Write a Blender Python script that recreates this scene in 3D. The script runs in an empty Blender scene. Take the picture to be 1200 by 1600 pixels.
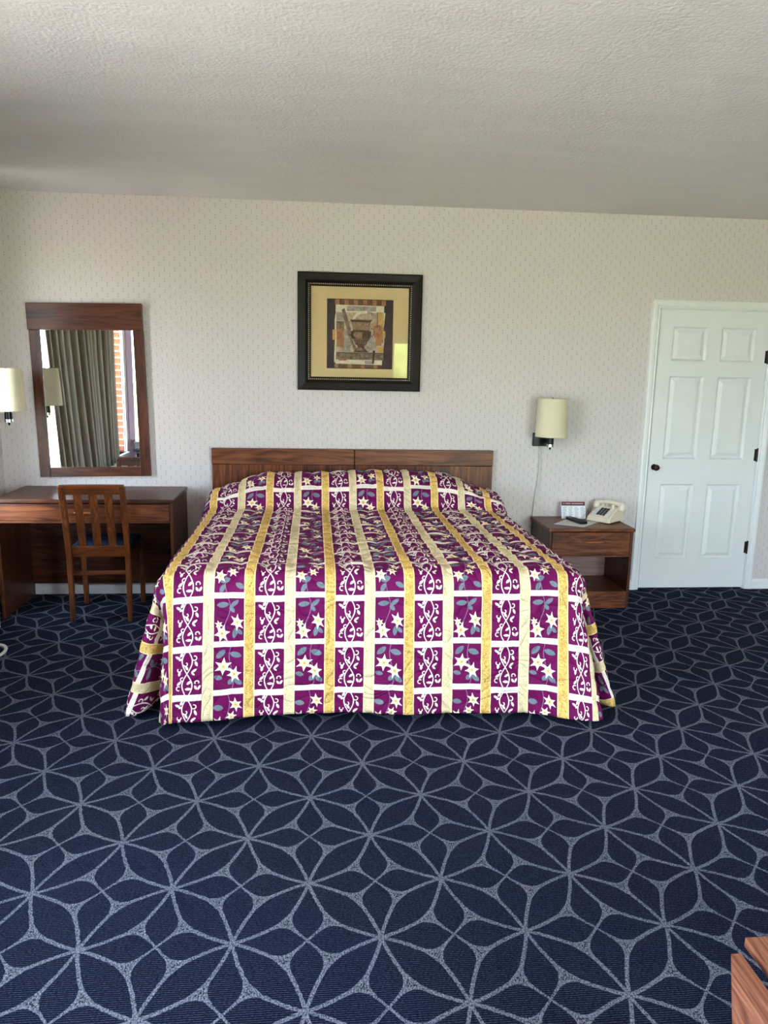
import bpy, bmesh, math, random
import numpy as np
from mathutils import Vector, Matrix, Euler

random.seed(7)
rng = np.random.default_rng(7)
S = bpy.context.scene
COL = S.collection
PI = math.pi

# ------------------------------------------------------------------ camera
FPX, CX, CY, CZ = 1191.95, -0.1128, -5.3375, 1.597
YAW, PIT, ROL = 0.0935, 0.1863, 0.0195
cyw, syw, cp, sp = math.cos(YAW), math.sin(YAW), math.cos(PIT), math.sin(PIT)
fwd = Vector((syw*cp, cyw*cp, -sp)); rgt0 = Vector((cyw, -syw, 0)); up0 = rgt0.cross(fwd)
rgt = math.cos(ROL)*rgt0 + math.sin(ROL)*up0
upv = -math.sin(ROL)*rgt0 + math.cos(ROL)*up0
cd = bpy.data.cameras.new('camera'); cam = bpy.data.objects.new('camera', cd); COL.objects.link(cam)
mw = Matrix((( rgt.x, upv.x, -fwd.x, CX), (rgt.y, upv.y, -fwd.y, CY), (rgt.z, upv.z, -fwd.z, CZ), (0, 0, 0, 1)))
cam.matrix_world = mw
cd.sensor_fit = 'HORIZONTAL'; cd.sensor_width = 36.0; cd.lens = 36.0*FPX/1200.0
cd.clip_start = 0.05; cd.clip_end = 300
S.camera = cam

# ------------------------------------------------------------------ world, sun, portals, exposure
w = bpy.data.worlds.new('world'); S.world = w; w.use_nodes = True
bgn = w.node_tree.nodes['Background']
bgn.inputs['Color'].default_value = (0.70, 0.85, 1.0, 1)
bgn.inputs['Strength'].default_value = 20.0
sd = bpy.data.lights.new('sun', 'SUN'); sun = bpy.data.objects.new('sun', sd); COL.objects.link(sun)
sd.energy = 90.0; sd.angle = 0.02; sd.color = (1.0, 0.94, 0.84)
sun.rotation_euler = Vector((-0.35, -0.62, -0.8)).to_track_quat('-Z', 'Y').to_euler()
sun.location = (2, 3, 6)
# the room: left wall X=-2.205, back wall Y=0, far right X=4.3, front wall Y=-6.5
XL, XR, YF, H = -2.205, 4.3, -6.5, 2.6636
WIN1 = (-3.50, -0.68, 0.62, 2.30)      # left wall: y0, y1, z0, z1
WIN2 = (-5.30, -3.90, 0.25, 2.30)
DOOR2 = (1.06, 3.30, 0.03, 2.02)       # front wall: x0, x1, z0, z1
def portal(name, loc, rot, sx, sy):
    l = bpy.data.lights.new(name, 'AREA'); l.shape = 'RECTANGLE'; l.size = sx; l.size_y = sy; l.energy = 1
    l.cycles.is_portal = True
    o = bpy.data.objects.new(name, l); COL.objects.link(o); o.location = loc; o.rotation_euler = rot
    return o
for i, W in enumerate((WIN1, WIN2)):
    portal('window_portal', (XL-0.24, (W[0]+W[1])/2, (W[2]+W[3])/2), (0, -PI/2, 0), W[3]-W[2], W[1]-W[0])
portal('door_portal', ((DOOR2[0]+DOOR2[1])/2, YF-0.22, (DOOR2[2]+DOOR2[3])/2), (PI/2, 0, 0), DOOR2[1]-DOOR2[0], DOOR2[3]-DOOR2[2])
S.view_settings.view_transform = 'Standard'; S.view_settings.look = 'None'
S.view_settings.exposure = 0.62; S.view_settings.gamma = 1.0
S.view_settings.use_curve_mapping = False
S.cycles.max_bounces = 10; S.cycles.diffuse_bounces = 6; S.cycles.transparent_max_bounces = 12
S.cycles.use_denoising = True
S.cycles.sample_clamp_indirect = 12.0

# ------------------------------------------------------------------ node helpers
def lin(c):
    return tuple((x/12.92 if x <= 0.04045 else ((x+0.055)/1.055)**2.4) for x in [v/255.0 for v in c]) + (1.0,)

class G:
    """small helper that writes node trees as expressions"""
    def __init__(s, name):
        s.mat = bpy.data.materials.new(name); s.mat.use_nodes = True
        s.nt = s.mat.node_tree; s.nt.nodes.clear()
        s.out = s.nt.nodes.new('ShaderNodeOutputMaterial')
    def n(s, t, **kw):
        nd = s.nt.nodes.new(t)
        for k, v in kw.items(): setattr(nd, k, v)
        return nd
    def put(s, sock, v):
        if isinstance(v, bpy.types.NodeSocket): s.nt.links.new(v, sock)
        else:
            try: sock.default_value = v
            except Exception:
                sock.default_value = tuple(v)[:3]
    def m(s, op, a, b=None, c=None, clamp=False):
        nd = s.n('ShaderNodeMath', operation=op, use_clamp=clamp)
        for i, v in enumerate((a, b, c)):
            if v is not None: s.put(nd.inputs[i], v)
        return nd.outputs[0]
    def v(s, op, a, b=None, scale=None):
        nd = s.n('ShaderNodeVectorMath', operation=op)
        s.put(nd.inputs[0], a)
        if b is not None: s.put(nd.inputs[1], b)
        if scale is not None: s.put(nd.inputs['Scale'], scale)
        return nd.outputs['Value'] if op in ('LENGTH', 'DOT_PRODUCT', 'DISTANCE') else nd.outputs[0]
    def coord(s, kind='Object'):
        return s.n('ShaderNodeTexCoord').outputs[kind]
    def uv(s, name):
        return s.n('ShaderNodeUVMap', uv_map=name).outputs[0]
    def sep(s, v):
        nd = s.n('ShaderNodeSeparateXYZ'); s.put(nd.inputs[0], v); return nd.outputs
    def comb(s, x, y, z=0.0):
        nd = s.n('ShaderNodeCombineXYZ')
        for i, q in enumerate((x, y, z)): s.put(nd.inputs[i], q)
        return nd.outputs[0]
    def mapping(s, v, loc=(0, 0, 0), rot=(0, 0, 0), scale=(1, 1, 1), kind='POINT'):
        nd = s.n('ShaderNodeMapping', vector_type=kind); s.put(nd.inputs[0], v)
        nd.inputs['Location'].default_value = loc; nd.inputs['Rotation'].default_value = rot; nd.inputs['Scale'].default_value = scale
        return nd.outputs[0]
    def noise(s, v, scale=5, detail=2, rough=0.5, dist=0.0, out=0):
        nd = s.n('ShaderNodeTexNoise'); s.put(nd.inputs['Vector'], v)
        nd.inputs['Scale'].default_value = scale; nd.inputs['Detail'].default_value = detail
        nd.inputs['Roughness'].default_value = rough; nd.inputs['Distortion'].default_value = dist
        return nd.outputs[out]
    def voronoi(s, v, scale=5, feature='F1', out='Distance', rnd=1.0):
        nd = s.n('ShaderNodeTexVoronoi', feature=feature); s.put(nd.inputs['Vector'], v)
        nd.inputs['Scale'].default_value = scale; nd.inputs['Randomness'].default_value = rnd
        return nd.outputs[out]
    def ramp(s, f, stops, interp='LINEAR'):
        nd = s.n('ShaderNodeValToRGB'); s.put(nd.inputs[0], f); cr = nd.color_ramp; cr.interpolation = interp
        while len(cr.elements) < len(stops): cr.elements.new(0.5)
        for e, (p, c) in zip(cr.elements, stops):
            e.position = p; e.color = c if not isinstance(c, (int, float)) else (c, c, c, 1)
        return nd.outputs[0]
    def mix(s, f, a, b, blend='MIX'):
        nd = s.n('ShaderNodeMix', data_type='RGBA', blend_type=blend)
        s.put(nd.inputs[0], f); s.put(nd.inputs[6], a); s.put(nd.inputs[7], b); return nd.outputs[2]
    def lt(s, a, b): return s.m('LESS_THAN', a, b)
    def gt(s, a, b): return s.m('GREATER_THAN', a, b)
    def bump(s, h, strength=0.2, dist=0.01):
        nd = s.n('ShaderNodeBump'); nd.inputs['Strength'].default_value = strength; nd.inputs['Distance'].default_value = dist
        s.put(nd.inputs['Height'], h); return nd.outputs[0]
    def bsdf(s, color, rough=0.5, spec=0.5, metal=0.0, normal=None, sheen=0.0, coat=0.0, coat_rough=0.1):
        b = s.n('ShaderNodeBsdfPrincipled')
        s.put(b.inputs['Base Color'], color); s.put(b.inputs['Roughness'], rough)
        s.put(b.inputs['Specular IOR Level'], spec); s.put(b.inputs['Metallic'], metal)
        if normal is not None: s.put(b.inputs['Normal'], normal)
        if sheen: b.inputs['Sheen Weight'].default_value = sheen
        if coat: b.inputs['Coat Weight'].default_value = coat; b.inputs['Coat Roughness'].default_value = coat_rough
        s.nt.links.new(b.outputs[0], s.out.inputs[0]); return b

M = {}
def plain(name, c, rough=0.5, spec=0.5, metal=0.0, var=0.06, scale=30, bump=0.0):
    g = G(name); p = g.coord(); nz = g.noise(p, scale, 3, 0.6)
    a = lin(c); d = tuple(x*(1-var) for x in a[:3])+(1,); e = tuple(min(1, x*(1+var)) for x in a[:3])+(1,)
    col = g.ramp(nz, [(0.3, d), (0.7, e)])
    nb = g.bump(nz, bump, 0.002) if bump else None
    g.bsdf(col, rough, spec, metal, nb); M[name] = g.mat
    return g.mat

def wood(name, axis, dark, mid, light, rough=0.38, gscale=1.0, spec=0.45):
    g = G(name); p = g.coord()
    sc = [38*gscale]*3; sc[axis] = 1.6*gscale
    q = g.mapping(p, scale=tuple(sc))
    n1 = g.noise(q, 1.0, 4, 0.6, 0.6)
    sc2 = [170*gscale]*3; sc2[axis] = 5*gscale
    n2 = g.noise(g.mapping(p, scale=tuple(sc2)), 1.0, 2, 0.6)
    sc3 = [9*gscale]*3; sc3[axis] = 0.9*gscale
    n3 = g.noise(g.mapping(p, scale=tuple(sc3)), 1.0, 2, 0.5, 1.2)
    rings = g.m('FRACT', g.m('MULTIPLY', n3, 7.0))
    rings = g.m('ABSOLUTE', g.m('SUBTRACT', rings, 0.5))
    f = g.m('ADD', g.m('MULTIPLY', n1, 0.55), g.m('ADD', g.m('MULTIPLY', n2, 0.2), g.m('MULTIPLY', rings, 0.35)))
    col = g.ramp(f, [(0.30, lin(dark)), (0.47, lin(mid)), (0.66, lin(light))])
    g.bsdf(col, rough, spec, 0.0, g.bump(n2, 0.06, 0.001)); M[name] = g.mat
    return g.mat
for ax, nm in enumerate('xyz'):
    wood('walnut_'+nm, ax, (58, 26, 13), (106, 56, 30), (140, 83, 48), spec=0.28)
    wood('walnut_dark_'+nm, ax, (40, 17, 10), (76, 37, 21), (100, 54, 31), spec=0.32)
    wood('chair_wood_'+nm, ax, (66, 31, 11), (108, 55, 21), (138, 78, 32), rough=0.4)
    wood('bench_wood_'+nm, ax, (84, 44, 30), (132, 79, 57), (168, 112, 86), rough=0.4, gscale=1.6)
wood('back_panel', 0, (112, 84, 80), (136, 104, 98), (150, 118, 110), rough=0.5)
plain('pull_wood', (150, 84, 38), 0.4)
plain('white_paint', (226, 227, 228), 0.42, var=0.015, scale=8)
plain('trim_paint', (228, 229, 230), 0.4, var=0.015, scale=8)
plain('black_metal', (12, 12, 14), 0.3, 0.25, var=0.1)
plain('bronze', (52, 36, 28), 0.4, metal=0.6)
plain('chrome', (200, 200, 200), 0.2, metal=1.0, var=0.02)
plain('brass', (176, 160, 120), 0.3, metal=1.0)
plain('shade_fabric', (220, 209, 180), 0.85, 0.2, var=0.05, scale=300, bump=0.15)
plain('cord_white', (214, 212, 206), 0.5)
plain('cushion_blue', (24, 34, 58), 0.85, 0.2, var=0.2, scale=200)
plain('phone_beige', (222, 210, 188), 0.38, var=0.02)
plain('phone_dark', (56, 54, 50), 0.45)
plain('keys', (40, 42, 46), 0.4)
plain('remote_black', (22, 22, 24), 0.35)
plain('remote_key', (58, 60, 64), 0.5)
plain('paper', (214, 214, 214), 0.6, var=0.04, scale=18)
plain('card_white', (232, 234, 238), 0.5, var=0.01)
plain('card_red', (96, 24, 34), 0.5)
plain('print_grey', (150, 156, 164), 0.6)
plain('frame_black', (24, 16, 12), 0.42, 0.18, var=0.25, scale=60)
plain('bead', (186, 168, 138), 0.4, metal=0.3)
plain('mat_board', (212, 188, 138), 0.8, 0.2, var=0.02, scale=40)
plain('plastic_white', (222, 224, 222), 0.45, var=0.02)
plain('louver_dark', (96, 104, 108), 0.6)
plain('brick_red', (168, 92, 66), 0.85, 0.2, var=0.25, scale=14)
plain('mortar', (216, 206, 204), 0.9, 0.2)
plain('lilac_paint', (186, 160, 190), 0.6, var=0.03)
plain('alu', (200, 204, 208), 0.4, metal=0.3)
plain('leather_dark', (48, 44, 42), 0.5)
plain('concrete', (200, 188, 178), 0.9, 0.2, var=0.1, scale=6)
plain('bark', (82, 62, 44), 0.9, 0.2, var=0.3, scale=12)
plain('leaf_green', (112, 130, 72), 0.7, 0.2, var=0.35, scale=6)
plain('taupe_wall', (150, 134, 120), 0.8, 0.2)
plain('mattress_white', (214, 210, 204), 0.8)

def grass_mat():
    g = G('lawn'); p = g.coord(); n1 = g.noise(p, 0.6, 3); n2 = g.noise(p, 40, 2)
    c = g.ramp(g.m('ADD', g.m('MULTIPLY', n1, 0.6), g.m('MULTIPLY', n2, 0.4)), [(0.35, lin((98, 110, 62))), (0.65, lin((138, 144, 96)))])
    g.bsdf(c, 0.9, 0.1); M['lawn'] = g.mat
grass_mat()

def curtain_mat():
    g = G('drape_taupe'); p = g.coord(); n1 = g.noise(g.mapping(p, scale=(200, 200, 4)), 1, 2)
    g.bsdf(g.ramp(n1, [(0.3, lin((108, 94, 76))), (0.7, lin((134, 118, 96)))]), 0.55, 0.4, sheen=0.3); M['drape'] = g.mat
curtain_mat()

def wallpaper():
    g = G('wallpaper'); o = g.sep(g.coord())
    u = g.m('DIVIDE', g.m('ADD', o[0], o[1]), 0.0672); v = g.m('DIVIDE', o[2], 0.0690)
    masks = []
    for su, sv in ((0.0, 0.0), (0.5, 0.5)):
        fu = g.m('SUBTRACT', g.m('FRACT', g.m('ADD', u, 20.3+su)), 0.5)
        fv = g.m('SUBTRACT', g.m('FRACT', g.m('ADD', v, 20.0+sv)), 0.5)
        for dx, dy, rx, ry in ((0.0, 0.10, 0.055, 0.085), (0.012, -0.12, 0.06, 0.075)):
            a = g.m('DIVIDE', g.m('SUBTRACT', fu, dx), rx); b = g.m('DIVIDE', g.m('SUBTRACT', fv, dy), ry)
            masks.append(g.m('ADD', g.m('MULTIPLY', a, a), g.m('MULTIPLY', b, b)))
    mn = masks[0]
    for k in masks[1:]: mn = g.m('MINIMUM', mn, k)
    mk = g.m('MULTIPLY', g.m('SUBTRACT', 1.35, mn, clamp=True), 0.42, clamp=True)
    stripe = g.m('MULTIPLY', g.m('ADD', g.m('SINE', g.m('MULTIPLY', g.m('ADD', o[0], o[1]), 420.0)), 1.0), 0.012)
    base = g.mix(stripe, lin((209, 201, 200)), lin((196, 187, 185)))
    n1 = g.noise(g.coord(), 1.2, 2)
    base = g.mix(g.m('MULTIPLY', n1, 0.10), base, lin((192, 186, 182)))
    col = g.mix(mk, base, lin((108, 92, 88)))
    g.bsdf(col, 0.62, 0.35, 0, g.bump(g.noise(g.coord(), 350, 2), 0.05, 0.001)); M['wallpaper'] = g.mat
wallpaper()

def ceiling():
    g = G('ceiling_texture'); p = g.coord()
    n1 = g.noise(p, 58, 4, 0.65, 0.4); n2 = g.noise(g.mapping(p, scale=(2.2, 9, 1)), 1, 3, 0.6)
    v1 = g.voronoi(p, 75, 'SMOOTH_F1')
    h = g.m('ADD', g.m('MULTIPLY', n1, 0.8), g.m('MULTIPLY', v1, 0.5))
    rough = g.m('ADD', 0.24, g.m('MULTIPLY', n2, 0.30))
    col = g.ramp(n2, [(0.3, lin((206, 202, 201))), (0.7, lin((216, 212, 211)))])
    g.bsdf(col, rough, 0.55, 0, g.bump(h, 0.55, 0.007)); M['ceiling'] = g.mat
ceiling()

def carpet():
    g = G('carpet_star_pattern'); o = g.sep(g.coord())
    a, asp, lx, ly, th = 0.4206, 1.1603, -0.5472, -3.1831, -0.0071
    x = g.m('SUBTRACT', o[0], lx); y = g.m('SUBTRACT', o[1], ly)
    c, s_ = math.cos(th), math.sin(th)
    u = g.m('DIVIDE', g.m('ADD', g.m('MULTIPLY', x, c), g.m('MULTIPLY', y, s_)), a)
    v = g.m('DIVIDE', g.m('SUBTRACT', g.m('MULTIPLY', y, c), g.m('MULTIPLY', x, s_)), a*asp)
    wob = g.noise(g.coord(), 60, 1)
    wob2 = g.m('MULTIPLY', g.m('SUBTRACT', wob, 0.5), 0.012)
    pu = g.m('PINGPONG', g.m('ADD', u, wob2), 0.5); pv = g.m('PINGPONG', g.m('ADD', v, wob2), 0.5)
    X = g.m('MAXIMUM', pu, pv); Y = g.m('MINIMUM', pu, pv)
    # fold across the antidiagonal is not needed: both teardrop and lens are written in X, Y
    t = g.m('MULTIPLY', g.m('ADD', X, Y), 0.70711); d = g.m('MULTIPLY', g.m('SUBTRACT', X, Y), 0.70711)
    cl = 0.35355; wl = 0.121
    Rr = (cl*cl+wl*wl)/(2*wl)
    tt = g.m('SUBTRACT', t, cl)
    wid = g.m('SUBTRACT', g.m('SQRT', g.m('MAXIMUM', g.m('SUBTRACT', Rr*Rr, g.m('MULTIPLY', tt, tt)), 0.0)), Rr-wl)
    lens = g.m('SUBTRACT', d, wid)                       # <0 inside
    def tear(ax, ay):
        p1 = g.m('POWER', g.m('MAXIMUM', g.m('MULTIPLY', ax, 0.46), 1e-4), -2.6)
        p2 = g.m('POWER', g.m('MAXIMUM', g.m('SUBTRACT', 0.505, ax), 1e-4), -2.6)
        h = g.m('POWER', g.m('ADD', p1, p2), -1/2.6)
        return g.m('SUBTRACT', ay, h)
    t1 = tear(X, Y)
    t2 = tear(g.m('SUBTRACT', 0.5, Y), g.m('SUBTRACT', 0.5, X))
    field = g.m('MINIMUM', lens, g.m('MINIMUM', t1, t2))
    gp = 0.0165
    tmin = g.m('MINIMUM', t1, t2)
    petal = g.m('MULTIPLY', g.lt(field, -gp), g.gt(g.m('ABSOLUTE', g.m('SUBTRACT', lens, tmin)), 0.028))
    gap = g.gt(field, 0.006)
    # loop pile: fine ribs along X and speckle
    rib = g.m('SINE', g.m('MULTIPLY', o[1], 2*PI/0.0068))
    sp1 = g.noise(g.mapping(g.coord(), scale=(150, 300, 1)), 1, 2, 0.7)
    sp2 = g.noise(g.mapping(g.coord(), scale=(260, 150, 1)), 1, 2, 0.7)
    ribv = g.m('ADD', g.m('MULTIPLY', rib, 0.34), g.m('MULTIPLY', g.m('SUBTRACT', sp1, 0.5), 1.7))
    pf = g.m('ADD', 0.5, g.m('MULTIPLY', ribv, 0.6), clamp=True)
    navy = g.ramp(pf, [(0.15, lin((5, 7, 16))), (0.55, lin((21, 25, 44))), (1.0, lin((78, 85, 110)))])
    lf = g.m('ADD', 0.5, g.m('MULTIPLY', g.m('SUBTRACT', sp2, 0.5), 3.4), clamp=True)
    line = g.ramp(lf, [(0.1, lin((42, 45, 58))), (0.9, lin((124, 128, 142)))])
    gapc = g.ramp(g.m('ADD', 0.5, g.m('MULTIPLY', g.m('SUBTRACT', sp2, 0.5), 5.0), clamp=True), [(0.25, lin((22, 24, 34))), (0.75, lin((110, 114, 126)))])
    col = g.mix(gap, line, gapc)
    col = g.mix(petal, col, navy)
    hgt = g.m('ADD', g.m('MULTIPLY', rib, 0.3), sp1)
    g.bsdf(col, 1.0, 0.04, 0, g.bump(hgt, 0.5, 0.003)); M['carpet'] = g.mat
carpet()

def bedspread_mat():
    g = G('quilted_print'); uv = g.uv('fabric'); o = g.sep(uv)
    P = 0.353; RP = 0.2175
    U = g.m('DIVIDE', g.m('ADD', o[0], 0.0385), P)
    fu = g.m('FRACT', g.m('ADD', U, 50.0))
    fine = g.noise(uv, 300, 2, 0.6)
    V = o[1]
    # rows: flower columns and vine columns are shifted a little
    def rows(shift):
        q = g.m('DIVIDE', g.m('ADD', V, shift), RP)
        fr = g.m('SUBTRACT', g.m('FRACT', g.m('ADD', q, 40.0)), 0.5)
        return g.m('MULTIPLY', fr, RP), g.m('FLOOR', g.m('ADD', q, 40.0))
    SH = BED_ROW_SHIFT
    yv, iv = rows(SH); yf, ifl = rows(SH+0.017)
    yv = g.m('MULTIPLY', yv, -1.0); yf = g.m('MULTIPLY', yf, -1.0)      # +y towards the head
    xv = g.m('MULTIPLY', g.m('SUBTRACT', fu, 0.25), P); xf = g.m('MULTIPLY', g.m('SUBTRACT', fu, 0.75), P)
    half = 0.0643
    in_v = g.lt(g.m('ABSOLUTE', xv), half); in_f = g.lt(g.m('ABSOLUTE', xf), half)
    bar_v = g.gt(g.m('ABSOLUTE', yv), RP/2-0.0142); bar_f = g.gt(g.m('ABSOLUTE', yf), RP/2-0.0130)
    pv = g.comb(xv, yv); pf = g.comb(xf, yf)
    k = 0.128/226.0
    def leaf(p, x, y, rot, L, Wd, point=True):
        q = g.mapping(p, (x, y, 0), (0, 0, math.radians(rot)), (L/2, Wd/2, 1), 'TEXTURE')
        if point:
            kk = 0.75
            q = g.v('ADD', g.v('ABSOLUTE', q), (0, kk, 0))
            r = g.v('LENGTH', g.v('MULTIPLY', q, (math.sqrt((1+kk)**2-kk*kk)/(1.0), 1, 0)))
            return g.m('DIVIDE', r, 1+kk)
        return g.v('LENGTH', q)
    def ring(p, x, y, R, wd):
        q = g.v('DISTANCE', p, (x, y, 0))
        a = math.atan2(y, -x)+0.9                          # each curl is open on one side
        dt = g.v('DOT_PRODUCT', g.v('SUBTRACT', p, (x, y, 0)), (math.cos(a), math.sin(a), 0))
        return g.m('MAXIMUM', g.m('DIVIDE', g.m('ABSOLUTE', g.m('SUBTRACT', q, R)), wd), g.m('MULTIPLY', g.m('SUBTRACT', dt, 0.45*R), 1e4))
    def star(p, x, y, rot, R, sx=1.0, n=3.0, kk=1.05):
        q = g.mapping(p, (x, y, 0), (0, 0, math.radians(rot)), (R*sx, R, 1), 'TEXTURE')
        s3 = g.sep(q); an = g.m('ARCTAN2', s3[1], s3[0])
        r = g.v('LENGTH', q)
        return g.m('MULTIPLY', r, g.m('ADD', 1.0, g.m('MULTIPLY', g.m('ABSOLUTE', g.m('SINE', g.m('MULTIPLY', an, n))), kk))), r
    def mn(l):
        r = l[0]
        for q in l[1:]: r = g.m('MINIMUM', r, q)
        return r
    # vine motif, measured on a 226 x 323 patch
    def vx(px): return (px-410)*k
    def vy(py): return (223-py)*k
    sn = g.m('MULTIPLY', g.m('SINE', g.m('MULTIPLY', yv, 2*PI/RP)), 0.0215)
    vine = [g.m('DIVIDE', g.m('ABSOLUTE', g.m('SUBTRACT', xv, sn)), 0.0026), g.m('DIVIDE', g.m('ABSOLUTE', g.m('ADD', xv, sn)), 0.0026)]
    vstem = mn(vine)
    for (x, y, r, L, Wd) in ((340, 92, -35, 46, 20), (368, 72, 60, 40, 20), (362, 108, 20, 36, 16), (478, 150, -65, 44, 20), (406, 178, -55, 40, 18),
                             (352, 218, 80, 40, 20), (462, 202, 35, 48, 18), (456, 226, -40, 32, 14), (350, 296, 45, 48, 20), (426, 294, 40, 44, 20),
                             (476, 336, -60, 36, 18), (502, 336, 60, 40, 18), (418, 346, 0, 50, 20)):
        vine.append(leaf(pv, vx(x), vy(y), r, L*k, Wd*k))
    for (x, y, R) in ((464, 104, 17), (397, 150, 14), (352, 190, 15), (376, 264, 14), (484, 298, 15), (345, 338, 17)):
        vine.append(ring(pv, vx(x), vy(y), R*k, 4.0*k))
    vmask = g.lt(mn(vine), 1.0)
    # flower motifs
    def fx(px): return (px-720)*k
    def fy(py, c): return (c-py)*k
    lv = {0: [], 1: [], 2: []}; fl = {0: [], 1: [], 2: []}; st = {0: [], 1: [], 2: []}
    for (m_, c, x, y, r, L, Wd) in ((0, 168, 672, 50, 4, 92, 44), (0, 168, 760, 42, 42, 86, 34), (0, 168, 742, 88, -50, 58, 32), (0, 168, 766, 272, 78, 88, 36), (0, 168, 800, 266, -48, 62, 32),
                                    (1, 533, 660, 420, 42, 92, 46), (1, 533, 772, 430, -18, 92, 48), (1, 533, 642, 606, -16, 66, 36), (1, 533, 736, 646, 52, 56, 38), (1, 533, 792, 650, -42, 76, 42),
                                    (2, 870, 645, 800, -10, 78, 44), (2, 870, 690, 950, 20, 78, 40), (2, 870, 800, 990, -30, 76, 40), (2, 870, 668, 1010, 60, 70, 36)):
        lv[m_].append(leaf(pf, fx(x), fy(y, c), r, L*k, Wd*k))
    for (m_, c, x, y, r, R, sx) in ((0, 168, 782, 190, 20, 74, 0.72), (0, 168, 668, 276, 10, 78, 0.8), (0, 168, 644, 205, 40, 40, 0.8),
                                    (1, 533, 680, 520, 25, 72, 1.0), (1, 533, 762, 585, 10, 72, 0.8),
                                    (2, 870, 776, 790, 30, 66, 0.75), (2, 870, 650, 920, 15, 56, 0.9), (2, 870, 742, 880, 5, 46, 1.0)):
        fl[m_].append(star(pf, fx(x), fy(y, c), r, R*k, sx))
    for (m_, x0, amp) in ((0, -0.010, 0.014), (1, 0.012, -0.010), (2, -0.006, 0.012)):
        ws = g.m('ADD', x0, g.m('MULTIPLY', g.m('SINE', g.m('MULTIPLY', yf, 2*PI/RP)), amp))
        st[m_] = g.m('DIVIDE', g.m('ABSOLUTE', g.m('SUBTRACT', xf, ws)), 0.0016)
    im = g.m('MODULO', g.m('ADD', ifl, 1.0), 3.0)
    mag = g.mix(g.noise(uv, 9, 2), lin((94, 5, 66)), lin((114, 10, 82)))
    slate = g.mix(g.noise(uv, 120, 2), lin((84, 96, 104)), lin((132, 144, 150)))
    ivory = lin((248, 232, 200)); white = lin((244, 232, 216))
    fcol = mag
    for m_ in range(3):
        sel = g.lt(g.m('ABSOLUTE', g.m('SUBTRACT', im, float(m_))), 0.5)
        fcol = g.mix(g.m('MULTIPLY', sel, g.lt(st[m_], 1.0)), fcol, lin((140, 110, 140)))
        fcol = g.mix(g.m('MULTIPLY', sel, g.lt(mn(lv[m_]), 1.0)), fcol, slate)
        rr = mn([q[1] for q in fl[m_]])
        tone = g.ramp(rr, [(0.0, lin((120, 70, 50))), (0.10, lin((226, 186, 120))), (0.38, lin((250, 234, 192))), (0.8, lin((252, 246, 228)))])
        fcol = g.mix(g.m('MULTIPLY', sel, g.lt(mn([q[0] for q in fl[m_]]), 1.0)), fcol, tone)
    barc = g.mix(g.lt(g.m('ABSOLUTE', g.m('SUBTRACT', g.m('ABSOLUTE', yf), RP/2-0.003)), 0.0016), white, lin((222, 204, 186)))
    fcol = g.mix(bar_f, fcol, barc)
    barcv = g.mix(g.m('MULTIPLY', g.lt(vstem, 0.8), 0.25), white, lin((160, 140, 150)))
    vcol = g.mix(vmask, mag, white); vcol = g.mix(bar_v, vcol, barcv)
    # stripes: gold scrollwork and pale sprig
    sc = g.noise(uv, 55, 3, 0.6, 1.6); scl = g.lt(g.m('ABSOLUTE', g.m('SUBTRACT', sc, 0.5)), 0.035)
    sc2 = g.noise(uv, 90, 3, 0.6, 1.0); spg = g.lt(g.m('ABSOLUTE', g.m('SUBTRACT', sc2, 0.52)), 0.025)
    gold = g.mix(g.noise(uv, 26, 2), lin((228, 178, 82)), lin((242, 210, 132)))
    gold = g.mix(g.m('MULTIPLY', scl, 0.75), gold, lin((164, 112, 46)))
    pale = g.mix(g.noise(uv, 22, 2), lin((226, 198, 142)), lin((238, 222, 186)))
    pale = g.mix(g.m('MULTIPLY', spg, 0.6), pale, lin((150, 140, 120)))
    cen = g.m('MINIMUM', fu, g.m('SUBTRACT', 1.0, fu))
    edge = g.gt(g.m('MINIMUM', cen, g.m('ABSOLUTE', g.m('SUBTRACT', fu, 0.5))), 0.055)
    stripe = g.mix(g.lt(cen, 0.15), pale, gold)
    stripe = g.mix(g.m('MULTIPLY', edge, 0.8), stripe, lin((250, 232, 176)))
    col = g.mix(in_v, stripe, vcol); col = g.mix(in_f, col, fcol)
    wv = g.noise(g.mapping(uv, scale=(1, 1, 1)), 4.5, 1, 0.5, 0.8)
    quilt = g.m('ABSOLUTE', g.m('SINE', g.m('MULTIPLY', wv, 24.0)))
    quilt = g.m('POWER', quilt, 0.35)
    h = g.m('ADD', quilt, g.m('MULTIPLY', fine, 0.06))
    g.bsdf(col, 0.68, 0.15, 0, g.bump(h, 0.6, 0.012)); M['bedspread'] = g.mat
BED_ROW_SHIFT = 0.0

def glass_mat(name, tint=(1, 1, 1, 1), ior=1.5):
    g = G(name); t = g.n('ShaderNodeBsdfTransparent'); t.inputs[0].default_value = tint
    gl = g.n('ShaderNodeBsdfGlossy'); gl.inputs['Roughness'].default_value = 0.0
    lw = g.n('ShaderNodeLayerWeight'); lw.inputs[0].default_value = 0.5
    f0 = ((ior-1)/(ior+1))**2
    fr = g.m('ADD', f0, g.m('MULTIPLY', g.m('POWER', lw.outputs['Facing'], 5.0), 1-f0))
    mx = g.n('ShaderNodeMixShader'); g.nt.links.new(fr, mx.inputs[0]); g.nt.links.new(t.outputs[0], mx.inputs[1]); g.nt.links.new(gl.outputs[0], mx.inputs[2])
    g.nt.links.new(mx.outputs[0], g.out.inputs[0]); M[name] = g.mat
glass_mat('pane_glass', (0.97, 0.98, 0.98, 1)); glass_mat('picture_glass', (0.98, 0.98, 0.98, 1), 1.42)
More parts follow.
